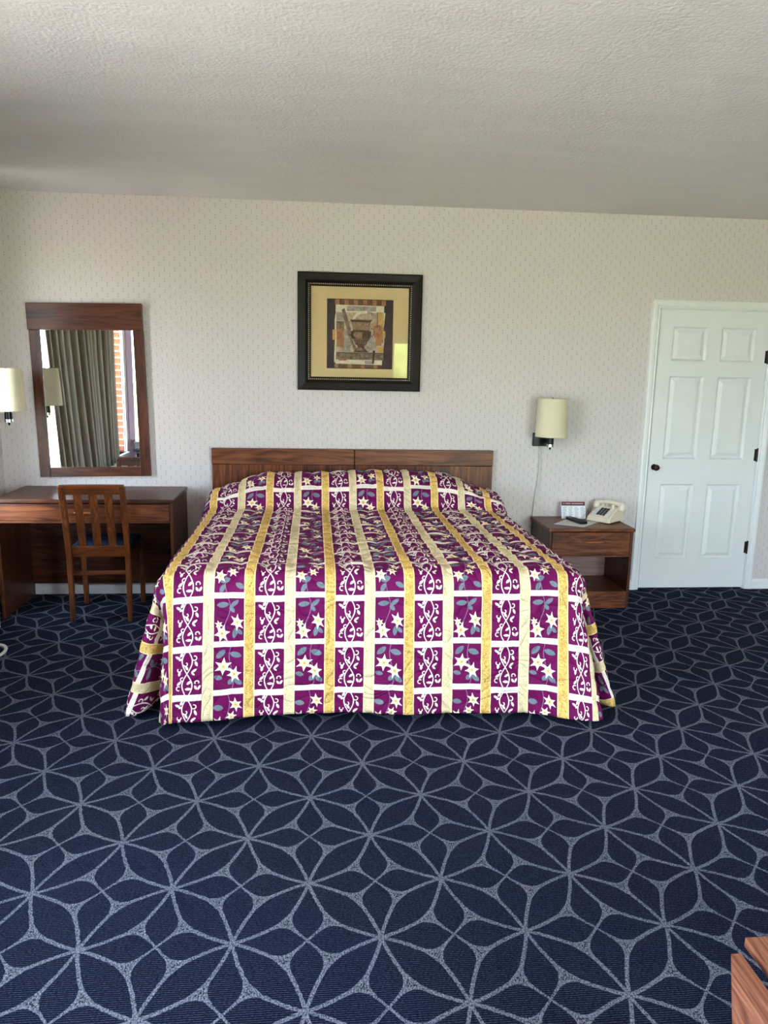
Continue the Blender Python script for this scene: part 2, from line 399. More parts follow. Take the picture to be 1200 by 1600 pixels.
def mirror_mat():
    g = G('mirror_silver'); gl = g.n('ShaderNodeBsdfGlossy'); gl.inputs[0].default_value = (0.86, 0.88, 0.87, 1); gl.inputs['Roughness'].default_value = 0.0
    g.nt.links.new(gl.outputs[0], g.out.inputs[0]); M['mirror'] = g.mat
mirror_mat()

# ------------------------------------------------------------------ geometry helpers
def empty(name, loc=(0, 0, 0), rotz=0.0, roty=0.0):
    o = bpy.data.objects.new(name, None); COL.objects.link(o); o.empty_display_size = 0.05
    o.location = loc; o.rotation_euler = (0, roty, rotz); return o
def tag(o, label, cat=None, group=None, kind=None):
    if label: o['label'] = label
    if cat: o['category'] = cat
    if group: o['group'] = group
    if kind: o['kind'] = kind
    return o
def to_obj(name, bm, mat, parent=None, local=False, smooth=False, label=None):
    """bm in world coordinates unless local: shifted into the (unrotated) parent's frame"""
    if parent is not None and not local:
        off = Vector(parent.location); q = parent.parent
        while q is not None: off += Vector(q.location); q = q.parent
        bmesh.ops.translate(bm, verts=bm.verts, vec=-off)
    bmesh.ops.recalc_face_normals(bm, faces=bm.faces)
    me = bpy.data.meshes.new(name); bm.to_mesh(me); bm.free()
    mats = mat if isinstance(mat, (list, tuple)) else [mat]
    for m_ in mats: me.materials.append(M[m_] if isinstance(m_, str) else m_)
    if smooth:
        for p in me.polygons: p.use_smooth = True
    o = bpy.data.objects.new(name, me); COL.objects.link(o)
    if parent is not None: o.parent = parent
    if label: o['label'] = label
    return o
def box(bm, x0, x1, y0, y1, z0, z1, bev=0.0, seg=2, mi=0):
    r = bmesh.ops.create_cube(bm, size=1.0); vs = r['verts']
    for v in vs:
        v.co = Vector(((x0+x1)/2+v.co.x*(x1-x0), (y0+y1)/2+v.co.y*(y1-y0), (z0+z1)/2+v.co.z*(z1-z0)))
    fs = {f for v in vs for f in v.link_faces}
    if bev > 0:
        es = {e for v in vs for e in v.link_edges}
        rr = bmesh.ops.bevel(bm, geom=list(es), offset=bev, segments=seg, affect='EDGES', profile=0.5)
        fs = set(rr['faces']) | {f for f in fs if f.is_valid}
    for f in fs:
        if f.is_valid: f.material_index = mi
    return bm
def BOX(*a, **k): return box(bmesh.new(), *a, **k)
def lathe(bm, prof, loc=(0, 0, 0), n=24, axis='z', caps=True):
    rings = []
    for r, z in prof:
        ring = []
        for i in range(n):
            a = 2*PI*i/n; p = (r*math.cos(a), r*math.sin(a), z)
            if axis == 'y': p = (p[0], -p[2], p[1])
            if axis == 'x': p = (p[2], p[0], p[1])
            ring.append(bm.verts.new(Vector(p)+Vector(loc)))
        rings.append(ring)
    for a, b in zip(rings, rings[1:]):
        for i in range(n): bm.faces.new((a[i], a[(i+1) % n], b[(i+1) % n], b[i]))
    if caps:
        bm.faces.new(rings[0][::-1]); bm.faces.new(rings[-1])
    return bm
def tube(bm, pts, r, n=8, closed=False):
    pts = [Vector(p) for p in pts]; rings = []
    rad = r if isinstance(r, (list, tuple)) else [r]*len(pts)
    up = Vector((0, 0, 1))
    for i, p in enumerate(pts):
        t = (pts[min(i+1, len(pts)-1)]-pts[max(i-1, 0)]).normalized()
        a = t.cross(up)
        if a.length < 1e-3: a = t.cross(Vector((0, 1, 0)))
        a.normalize(); b = t.cross(a)
        rings.append([bm.verts.new(p+a*math.cos(2*PI*k/n)*rad[i]+b*math.sin(2*PI*k/n)*rad[i]) for k in range(n)])
    for A, B in zip(rings, rings[1:]):
        for k in range(n): bm.faces.new((A[k], A[(k+1) % n], B[(k+1) % n], B[k]))
    bm.faces.new(rings[0][::-1]); bm.faces.new(rings[-1])
    return bm
def beam(bm, p0, p1, wx, wy, bev=0.0, wx1=None, wy1=None):
    """rectangular bar from p0 to p1 (mostly vertical), cross-section wx by wy in X and Y"""
    p0, p1 = Vector(p0), Vector(p1); wx1 = wx1 or wx; wy1 = wy1 or wy
    vs = []
    for p, a, b in ((p0, wx, wy), (p1, wx1, wy1)):
        vs.append([bm.verts.new(p+Vector((sx*a/2, sy*b/2, 0))) for sx, sy in ((-1, -1), (1, -1), (1, 1), (-1, 1))])
    a, b = vs
    fs = [bm.faces.new(a[::-1]), bm.faces.new(b)]
    for i in range(4): fs.append(bm.faces.new((a[i], a[(i+1) % 4], b[(i+1) % 4], b[i])))
    if bev: bmesh.ops.bevel(bm, geom=list({e for f in fs for e in f.edges}), offset=bev, segments=2, affect='EDGES', profile=0.5)
    return bm
def poly(bm, pts, mi=0):
    f = bm.faces.new([bm.verts.new(p) for p in pts]); f.material_index = mi; return f
def prism(bm, pts, vec, mi=0):
    a = [bm.verts.new(Vector(p)) for p in pts]; b = [bm.verts.new(Vector(p)+Vector(vec)) for p in pts]
    n = len(pts); fs = [bm.faces.new(a[::-1]), bm.faces.new(b)]
    for i in range(n): fs.append(bm.faces.new((a[i], a[(i+1) % n], b[(i+1) % n], b[i])))
    for f in fs: f.material_index = mi
    return bm
def struct(name, bm, mat, parent=None, label=None, smooth=False):
    o = to_obj(name, bm, mat, parent, smooth=smooth)
    if parent is None: o['kind'] = 'structure'
    if label: o['label'] = label
    return o

# ------------------------------------------------------------------ the room shell
struct('floor', BOX(XL-0.25, XR+0.2, YF-0.2, 0.15, -0.12, 0.0), 'carpet', label='navy blue carpet with pale star and petal pattern')
struct('ceiling', BOX(XL-0.25, XR+0.2, YF-0.2, 0.15, H, H+0.15), 'ceiling', label='off-white textured ceiling')
def wall_with_holes(axis, fixed0, fixed1, a0, a1, holes):
    """box wall; holes = [(a0,a1,z0,z1)] along the running axis"""
    bm = bmesh.new(); cuts = sorted(holes); x = a0
    def bx(p, q, z0, z1):
        if q-p < 1e-4 or z1-z0 < 1e-4: return
        if axis == 'x': box(bm, p, q, fixed0, fixed1, z0, z1)
        else: box(bm, fixed0, fixed1, p, q, z0, z1)
    for h0, h1, z0, z1 in cuts:
        bx(x, h0, 0, H); bx(h0, h1, 0, z0); bx(h0, h1, z1, H); x = h1
    bx(x, a1, 0, H); return bm
DX0, DX1, DZ1 = 2.317, 3.140, 2.043
struct('wall_back', wall_with_holes('x', 0.0, 0.15, XL-0.2, XR+0.2, [(DX0-0.012, DX1+0.012, 0.0, DZ1+0.012)]), 'wallpaper', label='wall covered in pale dotted wallpaper')
struct('wall_left', wall_with_holes('y', XL-0.2, XL, YF-0.2, 0.0, [WIN1, WIN2]), 'wallpaper')
struct('wall_right', BOX(XR, XR+0.2, YF-0.2, 0.0, 0, H), 'taupe_wall')
struct('wall_front', wall_with_holes('x', YF-0.2, YF, XL, XR, [DOOR2]), 'taupe_wall')
def baseboard(name, x0, x1):
    bm = bmesh.new(); pr = [(0, 0), (-0.014, 0), (-0.014, 0.058), (-0.008, 0.070), (-0.004, 0.076), (0, 0.076)]
    prism(bm, [(x0, y, z) for y, z in pr], (x1-x0, 0, 0)); return struct(name, bm, 'trim_paint')
baseboard('baseboard_left', XL, 2.256); baseboard('baseboard_right', 3.204, XR)

# six-panel door with casing
d = empty('door_1', (DX0, 0, 0)); d['kind'] = 'structure'; d['label'] = 'white six-panel door with dark knob'
yb, yf_ = 0.036, 0.002                                   # face of stiles just behind the casing
px = [(0.105, 0.360), (0.465, 0.720)]; pz = [(0.235, 0.800), (0.985, 1.580), (1.690, 1.925)]
Wd = DX1-DX0
bm = bmesh.new(); box(bm, DX0+0.002, DX1-0.002, yf_+0.0175, yb, 0.012, DZ1)
for a, b in ((0.002, 0.105), (0.360, 0.465), (0.720, Wd-0.002)): box(bm, DX0+a, DX0+b, yf_, yf_+0.018, 0.012, DZ1)
zz = [0.012]+[v for p in pz for v in p]+[DZ1]
for i in range(0, len(zz), 2):
    for a, b in px: box(bm, DX0+a, DX0+b, yf_, yf_+0.018, zz[i], zz[i+1])
to_obj('slab', bm, 'white_paint', d)
for (z0, z1) in pz:
    for a, b in px:
        bm = bmesh.new(); x0, x1 = DX0+a, DX0+b
        lv_ = [(0.0, yf_+0.0), (0.011, yf_+0.0165), (0.017, yf_+0.0165), (0.044, yf_+0.003), (0.047, yf_+0.003)]
        rings = [[bm.verts.new(p) for p in ((x0+i, y, z0+i), (x1-i, y, z0+i), (x1-i, y, z1-i), (x0+i, y, z1-i))] for i, y in lv_]
        for A, B in zip(rings, rings[1:]):
            for k in range(4): bm.faces.new((A[k], A[(k+1) % 4], B[(k+1) % 4], B[k]))
        bm.faces.new(rings[-1]); to_obj('panel', bm, 'white_paint', d)
bm = bmesh.new(); lathe(bm, [(0.022, 0.0), (0.022, 0.004), (0.009, 0.007), (0.009, 0.028), (0.018, 0.034), (0.023, 0.044), (0.020, 0.054), (0.010, 0.058)], (DX0+0.045, yf_, 0.925), 20, 'y')
to_obj('knob', bm, 'bronze', d, smooth=True)
for z in (0.322, 1.02, 1.728):
    bm = bmesh.new(); lathe(bm, [(0.0065, -0.045), (0.0065, 0.045)], (DX1+0.002, -0.004, z), 12)
    for q in (-0.046, 0.046): lathe(bm, [(0.004, q-0.004), (0.008, q), (0.004, q+0.004)], (DX1+0.002, -0.004, z), 10)
    box(bm, DX1-0.018, DX1+0.002, yf_-0.002, yf_+0.001, z-0.044, z+0.044)
    to_obj('hinge', bm, 'bronze', d)
# jamb lining and moulded casing
bm = bmesh.new()
box(bm, DX0-0.012, DX0-0.001, 0.0, 0.15, 0, DZ1+0.012); box(bm, DX1+0.001, DX1+0.012, 0.0, 0.15, 0, DZ1+0.012); box(bm, DX0-0.012, DX1+0.012, 0.0, 0.15, DZ1+0.002, DZ1+0.012)
box(bm, DX0-0.001, DX1+0.001, 0.04, 0.15, 0.0, DZ1+0.002)
ca = [(0.0, -0.010), (0.006, -0.014), (0.016, -0.012), (0.022, -0.016), (0.042, -0.019), (0.056, -0.017), (0.058, 0.0)]
x0, x1, z1 = DX0-0.006, DX1+0.006, DZ1+0.006
paths = []
for i, y in [(0.0, 0.0)]+ca:
    paths.append([Vector((x0-i, y, 0.0)), Vector((x0-i, y, z1+i)), Vector((x1+i, y, z1+i)), Vector((x1+i, y, 0.0))])
vs = [[bm.verts.new(p) for p in q] for q in paths]
for A, B in zip(vs, vs[1:]):
    for k in range(3): bm.faces.new((A[k], A[k+1], B[k+1], B[k]))
bm.faces.new([q[0] for q in vs]); bm.faces.new([q[3] for q in vs][::-1])
struct('trim_1', bm, 'trim_paint', label='white moulded door casing')

# windows of the left wall and the glazed door behind the camera
def window(name, W, mull, label):
    y0, y1, z0, z1 = W; xo = XL-0.14
    e = empty(name, (xo, (y0+y1)/2, z0)); e['kind'] = 'structure'; e['label'] = label
    bm = bmesh.new(); f = 0.045
    box(bm, xo-0.03, xo+0.03, y0, y1, z0, z0+f); box(bm, xo-0.03, xo+0.03, y0, y1, z1-f, z1)
    box(bm, xo-0.03, xo+0.03, y0, y0+f, z0+f, z1-f); box(bm, xo-0.03, xo+0.03, y1-f, y1, z0+f, z1-f)
    for m_ in mull: box(bm, xo-0.03, xo+0.03, m_-0.02, m_+0.02, z0+f, z1-f)
    to_obj('frame', bm, 'alu', e)
    ed = [y0+f]+[q for m_ in mull for q in (m_-0.02, m_+0.02)]+[y1-f]
    for i in range(0, len(ed), 2): to_obj('pane', BOX(xo-0.004, xo+0.004, ed[i], ed[i+1], z0+f, z1-f), 'pane_glass', e)
window('window_1', WIN1, [-1.65, -2.58], 'wide aluminium window behind the drape')
window('window_2', WIN2, [], 'tall side window beside the lilac pier')
struct('trim_2', BOX(XL-0.12, XL+0.03, WIN1[0], WIN1[1], WIN1[2]-0.03, WIN1[2], 0.004), 'trim_paint', label='white window sill')
struct('trim_3', BOX(XL-0.002, XL+0.012, WIN2[1]+0.03, WIN1[0]-0.10, 0.0, H-0.02), 'lilac_paint', label='lilac painted pier between the windows')
e = empty('door_2', ((DOOR2[0]+DOOR2[1])/2, YF-0.1, DOOR2[2])); e['kind'] = 'structure'; e['label'] = 'sliding glass door behind the camera'
bm = bmesh.new(); x0, x1, z0, z1 = DOOR2; f = 0.05; xm = (x0+x1)/2
box(bm, x0, x1, YF-0.13, YF-0.07, z0, z0+f); box(bm, x0, x1, YF-0.13, YF-0.07, z1-f, z1)
for q in (x0, xm-f/2, x1-f): box(bm, q, q+f, YF-0.13, YF-0.07, z0+f, z1-f)
to_obj('frame', bm, 'alu', e)
for a, b in ((x0+f, xm-f/2), (xm+f/2, x1-f)): to_obj('pane', BOX(a, b, YF-0.104, YF-0.096, z0+f, z1-f), 'pane_glass', e)
# brick return at the end of the window opening, seen in the mirror
wr = struct('wall_window_return', BOX(XL-0.115, XL-0.018, WIN1[0]-0.001, WIN1[0]+0.012, WIN1[2], WIN1[3]), 'mortar', label='brick return of the window opening')
bmesh_brick = bmesh.new(); box(bmesh_brick, -0.034, 0.034, 0.0, 0.008, -0.028, 0.028, 0.003, 1)
bk = to_obj('brick', bmesh_brick, 'brick_red', None); nb = int((WIN1[3]-WIN1[2])/0.069)
for i in range(nb):
    o = bk if i == 0 else bk.copy()
    if i: COL.objects.link(o)
    o.parent = wr; o.location = (XL-0.066+0.004*math.sin(i*2.3), WIN1[0]+0.012, WIN1[2]+0.035+0.069*i)
# outside
struct('ground', BOX(-60, 60, -70, 60, -0.5, -0.25), 'lawn', label='sunlit lawn outside')
struct('bounce_apron', BOX(XL-9.0, XR+0.6, YF-4.0, 0.5, -0.25, -0.13), 'concrete', label='unseen pale concrete apron added to bounce sunlight indoors')  # unseen slab, added pale and wide so sunlit ground brightens the ceiling
def bush(name, x, y, r, h, label, cat, trunk=0.0):
    e = empty(name, (x, y, -0.25)); tag(e, label, cat)
    bm = bmesh.new()
    for k in range(9):
        a = 2*PI*k/9+rng.uniform(0, .6); q = rng.uniform(0.15, 0.6)*r; rr = r*rng.uniform(0.45, 0.75)
        z = trunk+(h-trunk)*rng.uniform(0.25, 0.8)
        res = bmesh.ops.create_icosphere(bm, subdivisions=3, radius=rr, matrix=Matrix.Translation((x+q*math.cos(a), y+q*math.sin(a), -0.25+z)))
        for v in res['verts']: v.co += Vector(rng.normal(0, rr*0.05, 3).tolist())
    to_obj('foliage', bm, 'leaf_green', e)
    bm = bmesh.new(); tube(bm, [(x, y, -0.25), (x+0.05, y, -0.25+trunk*0.6), (x, y, -0.25+trunk+(h-trunk)*0.4)], [0.16, 0.12, 0.07], 8)
    to_obj('trunk', bm, 'bark', e)
bush('tree', 2.4, -20, 1.5, 2.6, 'low leafy green tree reflected in the picture glass', 'tree', 0.5)

# ------------------------------------------------------------------ bed
mt = empty('bed', (0.17, -1.0, 0.0)); tag(mt, 'king bed with walnut laminate headboard under the purple bedspread', 'bed')
HX0, HX1, HZ = -0.811, 1.152, 1.037; hm = 0.170
hb = to_obj('headboard', BOX(HX0+0.004, HX1-0.004, -0.020, -0.004, 0.30, HZ-0.004), 'walnut_dark_z', mt)
for a, b in ((HX0, hm-0.0025), (hm+0.0025, HX1)):
    to_obj('top_board', BOX(a, b, -0.052, -0.006, HZ-0.108, HZ, 0.0025), 'walnut_x', hb)
    to_obj('lower_board', BOX(a+0.002, b, -0.046, -0.006, 0.30, HZ-0.111, 0.002), 'walnut_z', hb)
for x in (HX0+0.05, HX1-0.10): to_obj('headboard_leg', BOX(x, x+0.05, -0.044, -0.008, 0.0, 0.31), 'walnut_dark_z', mt)
to_obj('mattress', BOX(-0.68, 1.02, -1.93, -0.10, 0.36, 0.63, 0.05, 3), 'mattress_white', mt)
to_obj('box_spring', BOX(-0.67, 1.01, -1.90, -0.10, 0.16, 0.36, 0.02), 'mattress_white', mt)
for x in (-0.55, 0.17, 0.89):
    for y in (-1.8, -0.2): to_obj('leg', BOX(x-0.03, x+0.03, y-0.03, y+0.03, 0.0, 0.17), 'black_metal', mt)

def build_bedspread():
    xc, Wt, Yfr, r, D = 0.170, 0.895, -1.985, 0.085, 0.700
    prof = [(-0.060, 0.80), (-0.085, 0.845), (-0.16, 0.888), (-0.25, 0.903), (-0.34, 0.902), (-0.42, 0.880), (-0.475, 0.835), (-0.500, 0.780), (-0.512, 0.735), (-0.530, 0.702), (-0.575, 0.694),
            (-0.70, 0.697), (-1.0, 0.694), (-1.4, 0.693), (-1.75, 0.697), (Yfr, 0.697)]
    prof = np.array(prof)
    # dense, smoothed profile with arc length
    tt = np.linspace(0, len(prof)-1, 1200)
    Yp = np.interp(tt, range(len(prof)), prof[:, 0]); Zp = np.interp(tt, range(len(prof)), prof[:, 1])
    ker = np.ones(61)/61
    def sm(a): return np.convolve(np.pad(a, 30, 'edge'), ker, 'valid')
    Y2, Z2 = sm(Yp), sm(Zp); Y2[-1] = Yfr; Y2[0] = -0.06
    arc = np.concatenate([[0], np.cumsum(np.hypot(np.diff(Y2), np.diff(Z2)))]); Ls = arc[-1]
    ns, nu, nd, nc = 190, 150, 46, 44
    s = np.linspace(0, Ls, ns+1); u = np.linspace(-Wt, Wt, nu+1); dd = np.linspace(0, D, nd+1)
    Ys, Zs = np.interp(s, arc, Y2), np.interp(s, arc, Z2)
    zb = 0.695
    def hump(uu, z):           # pillow height falls off towards the sides
        a = np.clip((np.abs(uu)-0.55)/(Wt-0.55), 0, 1); f = 1-0.50*a*a*(3-2*a)
        wv = 1+0.05*np.sin(uu*5.0+0.6)
        return zb+(z-zb)*np.where(z > zb+0.004, f*wv, 1.0)
    def smooth(a, e0, e1):
        t = np.clip((a-e0)/(e1-e0), 0, 1); return t*t*(3-2*t)
    # height field noise: soft quilted puffs in fabric coordinates
    def puff(uu, ss):
        a = ss/0.1088+0.25*np.sin(uu*9.0)+0.15*np.sin(uu*23+ss*3); b = uu/0.1177+0.25*np.sin(ss*8.0+1.0)
        return np.sqrt(np.abs(np.sin(PI*a)*np.sin(PI*b))+0.02)
    verts, uvs, faces = [], [], []
    def add_grid(Px, Uv):      # Px (n,m,3), Uv (n,m,2)
        base = len(verts); n, m = Px.shape[:2]
        verts.extend(Px.reshape(-1, 3).tolist()); uvs.extend(Uv.reshape(-1, 2).tolist())
        for i in range(n-1):
            for j in range(m-1):
                a = base+i*m+j; faces.append((a, a+1, a+m+1, a+m))
    def roll(dv):              # outward, down for a drop distance
        q = r*PI/2; inarc = dv < q
        out = np.where(inarc, r*np.sin(np.minimum(dv, q)/r), r); dn = np.where(inarc, r*(1-np.cos(np.minimum(dv, q)/r)), r+(dv-q))
        t = np.clip((dv-q)/(D-q), 0, 1); return out, dn, t
    # top
    UU, SS = np.meshgrid(u, s, indexing='ij')
    X = xc+UU; Y = np.tile(Ys, (nu+1, 1)); Z = hump(UU, np.tile(Zs, (nu+1, 1)))
    edge_soft = 0.010*np.clip(1-(Wt-np.abs(UU))/0.15, 0, 1)**2
    Z = Z-edge_soft
    add_grid(np.stack([X, Y, Z], -1), np.stack([xc+UU, SS], -1))
    # sides
    def side_flare(sv, sgn):
        Yv = np.interp(sv, arc, Y2)
        near = smooth(-Yv, 1.35, 1.985)
        head = smooth(Yv, -0.95, -0.45)
        wave = 0.022*np.sin(sv*8.5+(0 if sgn < 0 else 1.7))
        if sgn < 0: return 0.045+wave+0.105*near+0.055*head
        return 0.060+wave+0.090*near+0.090*head
    for sgn in (-1, 1):
        SD, DV = np.meshgrid(s, dd, indexing='ij')
        out, dn, t = roll(DV); fl = side_flare(SD, sgn)
        X = xc+sgn*(Wt+out+fl*t); Y = np.interp(SD, arc, Y2)
        ze = hump(np.full_like(SD, Wt), np.interp(SD, arc, Z2))-0.010
        Zz = np.maximum(ze-dn*(1+np.maximum(ze-zb, 0)*0.6), 0.028)
        add_grid(np.stack([X, Y, Zz], -1), np.stack([xc+sgn*(Wt+DV), SD], -1))
    # front
    UV_, DV = np.meshgrid(u, dd, indexing='ij')
    out, dn, t = roll(DV)
    fw = 0.030+0.014*np.sin(UV_*6.5+0.4)+0.008*np.sin(UV_*15)
    ex = np.clip((UV_-0.55)/(Wt-0.55), 0, 1)
    hemz = 0.010*np.sin(UV_*3.2+2.0)-0.010*ex
    X = xc+UV_*(1+0.020*t); Y = Yfr-out-(fw+0.055*ex**2)*t
    Zz = zb+0.002-0.010*np.clip(1-(Wt-np.abs(UV_))/0.15, 0, 1)**2-dn+hemz*t
    Zz = np.maximum(Zz, 0.026); Xf, Yff, Zf = X, Y, Zz
    add_grid(np.stack([X, Y, Zz], -1), np.stack([xc+UV_, Ls+DV], -1))
    # foot corners: flared side flap, tucked valley, edge of the front panel
    for sgn in (-1, 1):
        ph = np.linspace(0, 1, nc+1); PH, DV = np.meshgrid(ph, dd, indexing='ij')
        out, dn, t = roll(DV)
        j = 0 if sgn < 0 else nu
        fe = (sgn*(Xf[j, -1]-xc)-Wt, -(Yff[j, -1]-Yfr))            # hem of the front panel's end
        s0 = r+side_flare(np.array([Ls]), sgn)[0]
        if sgn < 0: keys = [(0, s0, 0.0), (0.07, s0+0.022, 0.028), (0.14, s0+0.016, 0.062), (0.20, s0-0.035, 0.045), (0.28, s0-0.085, -0.09), (0.39, 0.075, -0.27), (0.50, 0.02, -0.29), (0.62, 0.015, -0.10), (0.71, 0.045, 0.03), (0.78, 0.068, 0.112), (0.88, 0.052, 0.135), (1, fe[0], fe[1])]
        else: keys = [(0, s0, 0.0), (0.07, s0+0.016, 0.030), (0.14, s0+0.010, 0.062), (0.20, s0-0.02, 0.050), (0.28, s0-0.06, -0.06), (0.39, 0.10, -0.24), (0.50, 0.05, -0.26), (0.62, 0.09, -0.06), (0.71, 0.135, 0.09), (0.78, 0.155, 0.175), (0.88, 0.115, 0.200), (1, fe[0], fe[1])]
        kk = np.array(keys); pd = np.linspace(0, 1, 400)
        kx = np.interp(pd, kk[:, 0], kk[:, 1]); ky = np.interp(pd, kk[:, 0], kk[:, 2])
        kr = np.hanning(27); kr /= kr.sum()
        def sme(a):
            b = np.convolve(np.pad(a, 13, 'reflect', reflect_type='odd'), kr, 'valid'); b[0], b[-1] = a[0], a[-1]; return b
        kx, ky = sme(kx), sme(ky)
        KX, KY = np.interp(PH, pd, kx), np.interp(PH, pd, ky)
        an = PH*PI/2
        nx, ny = np.cos(an)*out, np.sin(an)*out
        ex_ = nx*(1-t)+KX*t; ey_ = ny*(1-t)+KY*t
        X = xc+sgn*(Wt+ex_); Y = Yfr-ey_
        z0s = zb+0.002-0.010; hz = (0.0*(1-PH)+hemz[j, -1]*PH)
        Zz = np.maximum(z0s-dn+hz*t, 0.026)
        add_grid(np.stack([X, Y, Zz], -1), np.stack([xc+sgn*(Wt+DV*np.cos(an)), Ls+DV*np.sin(an)], -1))
    V = np.array(verts); UVa = np.array(uvs)
    # weld the grids along their shared borders
    key = np.round(V*2000).astype(np.int64)
    _, first, inv = np.unique(key, axis=0, return_index=True, return_inverse=True); inv = inv.ravel()
    V2 = V[first]; F = []; FU = []
    for f in faces:
        g4 = [int(inv[i]) for i in f]; q = []; qu = []
        for a, b in zip(g4, f):
            if a not in q: q.append(a); qu.append(UVa[b])
        if len(q) >= 3: F.append(q); FU.append(qu)
    me = bpy.data.meshes.new('bedspread'); me.from_pydata(V2.tolist(), [], F); me.update()
    bm = bmesh.new(); bm.from_mesh(me)
    lay = bm.loops.layers.uv.new('fabric')
    bm.faces.ensure_lookup_table()
    for f, qu in zip(bm.faces, FU):
        for l, q in zip(f.loops, qu): l[lay].uv = (float(q[0]), float(q[1]))
    bmesh.ops.recalc_face_normals(bm, faces=bm.faces)
    up = sum(f.normal.z*f.calc_area() for f in bm.faces)
    if up < 0: bmesh.ops.reverse_faces(bm, faces=bm.faces)
    bm.normal_update()
    uvv = {}
    for f in bm.faces:
        for l in f.loops: uvv[l.vert.index] = l[lay].uv.copy()
    nrm = {v.index: v.normal.copy() for v in bm.verts}
    for v in bm.verts:
        a, b = uvv[v.index]; v.co += nrm[v.index]*float((0.017 if nrm[v.index].z > 0.7 else 0.0105)*puff(np.array(a), np.array(b)))
    # hem outline for the piping
    bm.to_mesh(me); bm.free()
    for p in me.polygons: p.use_smooth = True
    o = bpy.data.objects.new('bedspread', me); COL.objects.link(o)
    md = o.modifiers.new('thickness', 'SOLIDIFY'); md.thickness = 0.007; md.offset = -1
    return o, Ls
bs, LS = build_bedspread()
BED_ROW_SHIFT = 0.0615-LS
bedspread_mat(); bs.data.materials.append(M['bedspread'])
tag(bs, 'quilted purple bedspread with gold stripes, vines and flowers covering the king bed', 'bedspread')

# ------------------------------------------------------------------ desk
DKX0, DKX1, DKY, DKZ = -2.070, -0.985, -0.552, 0.765
dk = empty('desk', ((DKX0+DKX1)/2, -0.28, 0)); tag(dk, 'dark walnut writing desk under the mirror with one drawer', 'desk')
to_obj('desktop', BOX(DKX0, DKX1, DKY, -0.004, DKZ-0.026, DKZ, 0.006, 3), 'walnut_dark_x', dk)
for a in (DKX0+0.006, DKX1-0.026): to_obj('side_panel', BOX(a, a+0.020, DKY+0.010, -0.006, 0.0, DKZ-0.026, 0.002), 'walnut_dark_z', dk)
to_obj('modesty_panel', BOX(DKX0+0.026, DKX1-0.026, -0.040, -0.022, 0.085, DKZ-0.026), 'walnut_dark_x', dk)
to_obj('drawer_box', BOX(DKX0+0.030, DKX1-0.030, DKY+0.03, -0.06, DKZ-0.135, DKZ-0.032), 'walnut_dark_x', dk)
dr = to_obj('drawer', BOX(DKX0+0.029, DKX1-0.029, DKY+0.008, DKY+0.028, DKZ-0.136, DKZ-0.032, 0.003), 'walnut_x', dk)
to_obj('apron_rail', BOX(DKX0+0.026, DKX1-0.026, DKY+0.012, DKY+0.030, DKZ-0.152, DKZ-0.138, 0.002), 'walnut_x', dk)
def pull(bm, x, y, z, wd=0.15):
    pts = []
    for i in range(17):
        t = -1+2*i/16; pts.append((x+t*wd/2, y-0.016*(1-t**6)-0.002, z))
    tube(bm, pts, [0.004+0.0045*(1-abs(-1+2*i/16)**3) for i in range(17)], 8); return bm
pl = to_obj('pull', pull(bmesh.new(), -1.52, DKY+0.008, DKZ-0.084, 0.14), 'pull_wood', None, smooth=True)
bmt = pl.data; off = Vector(dk.location)
for v in bmt.vertices: v.co -= off
pl.parent = dr; pl['label'] = 'curved wooden drawer pull'

# chair at the desk, back turned to the camera
ch = empty('desk_chair', (-1.434, -0.610, 0.0), math.radians(2.5)); tag(ch, 'slat-back wooden chair with dark blue seat pushed under the desk', 'chair')
def cpart(name, bm, mat, label=None, smooth=False): return to_obj(name, bm, mat, ch, local=True, label=label, smooth=smooth)
hw = 0.172
def back_y(z):                                            # line of the back posts (towards camera = -y)
    return 0.0 if z < 0.40 else -0.105*((z-0.40)/0.48)**1.15
for sx in (-1, 1):
    bm = bmesh.new(); zs = [0.0, 0.22, 0.40, 0.52, 0.66, 0.78, 0.872]
    rings = []
    for z in zs:
        wd = 0.026+0.008*min(1, z/0.4); dp = 0.030+0.008*min(1, z/0.4)
        cx_ = sx*(hw+0.004*(z/0.87)); cy_ = back_y(z)+0.012*(1-min(1, z/0.4))*-1
        rings.append([bm.verts.new((cx_+a*wd/2, cy_+b*dp/2, z)) for a, b in ((-1, -1), (1, -1), (1, 1), (-1, 1))])
    for A, B in zip(rings, rings[1:]):
        for k in range(4): bm.faces.new((A[k], A[(k+1) % 4], B[(k+1) % 4], B[k]))
    bm.faces.new(rings[0][::-1]); bm.faces.new(rings[-1])
    bmesh.ops.bevel(bm, geom=bm.edges[:], offset=0.004, segments=2, affect='EDGES', profile=0.5)
    cpart('back_post', bm, 'chair_wood_z')
    cpart('front_leg', beam(bmesh.new(), (sx*(hw+0.012), 0.385, 0.0), (sx*(hw+0.016), 0.385, 0.43), 0.028, 0.028, 0.003, 0.036, 0.036), 'chair_wood_z')
    cpart('side_rail', BOX(sx*hw+(-0.010 if sx > 0 else -0.012), sx*hw+(0.012 if sx > 0 else 0.010), 0.018, 0.370, 0.365, 0.425, 0.003), 'chair_wood_y')
def crossbar(z0, z1, x0, x1, dep, extra=0.0):
    bm = bmesh.new()
    vs = []
    for z in (z0, z1):
        y = back_y(z)+extra
        vs.append([bm.verts.new(p) for p in ((x0, y-dep/2, z), (x1, y-dep/2, z), (x1, y+dep/2, z), (x0, y+dep/2, z))])
    a, b = vs; bm.faces.new(a[::-1]); bm.faces.new(b)
    for i in range(4): bm.faces.new((a[i], a[(i+1) % 4], b[(i+1) % 4], b[i]))
    bmesh.ops.bevel(bm, geom=bm.edges[:], offset=0.004, segments=2, affect='EDGES', profile=0.5)
    return bm
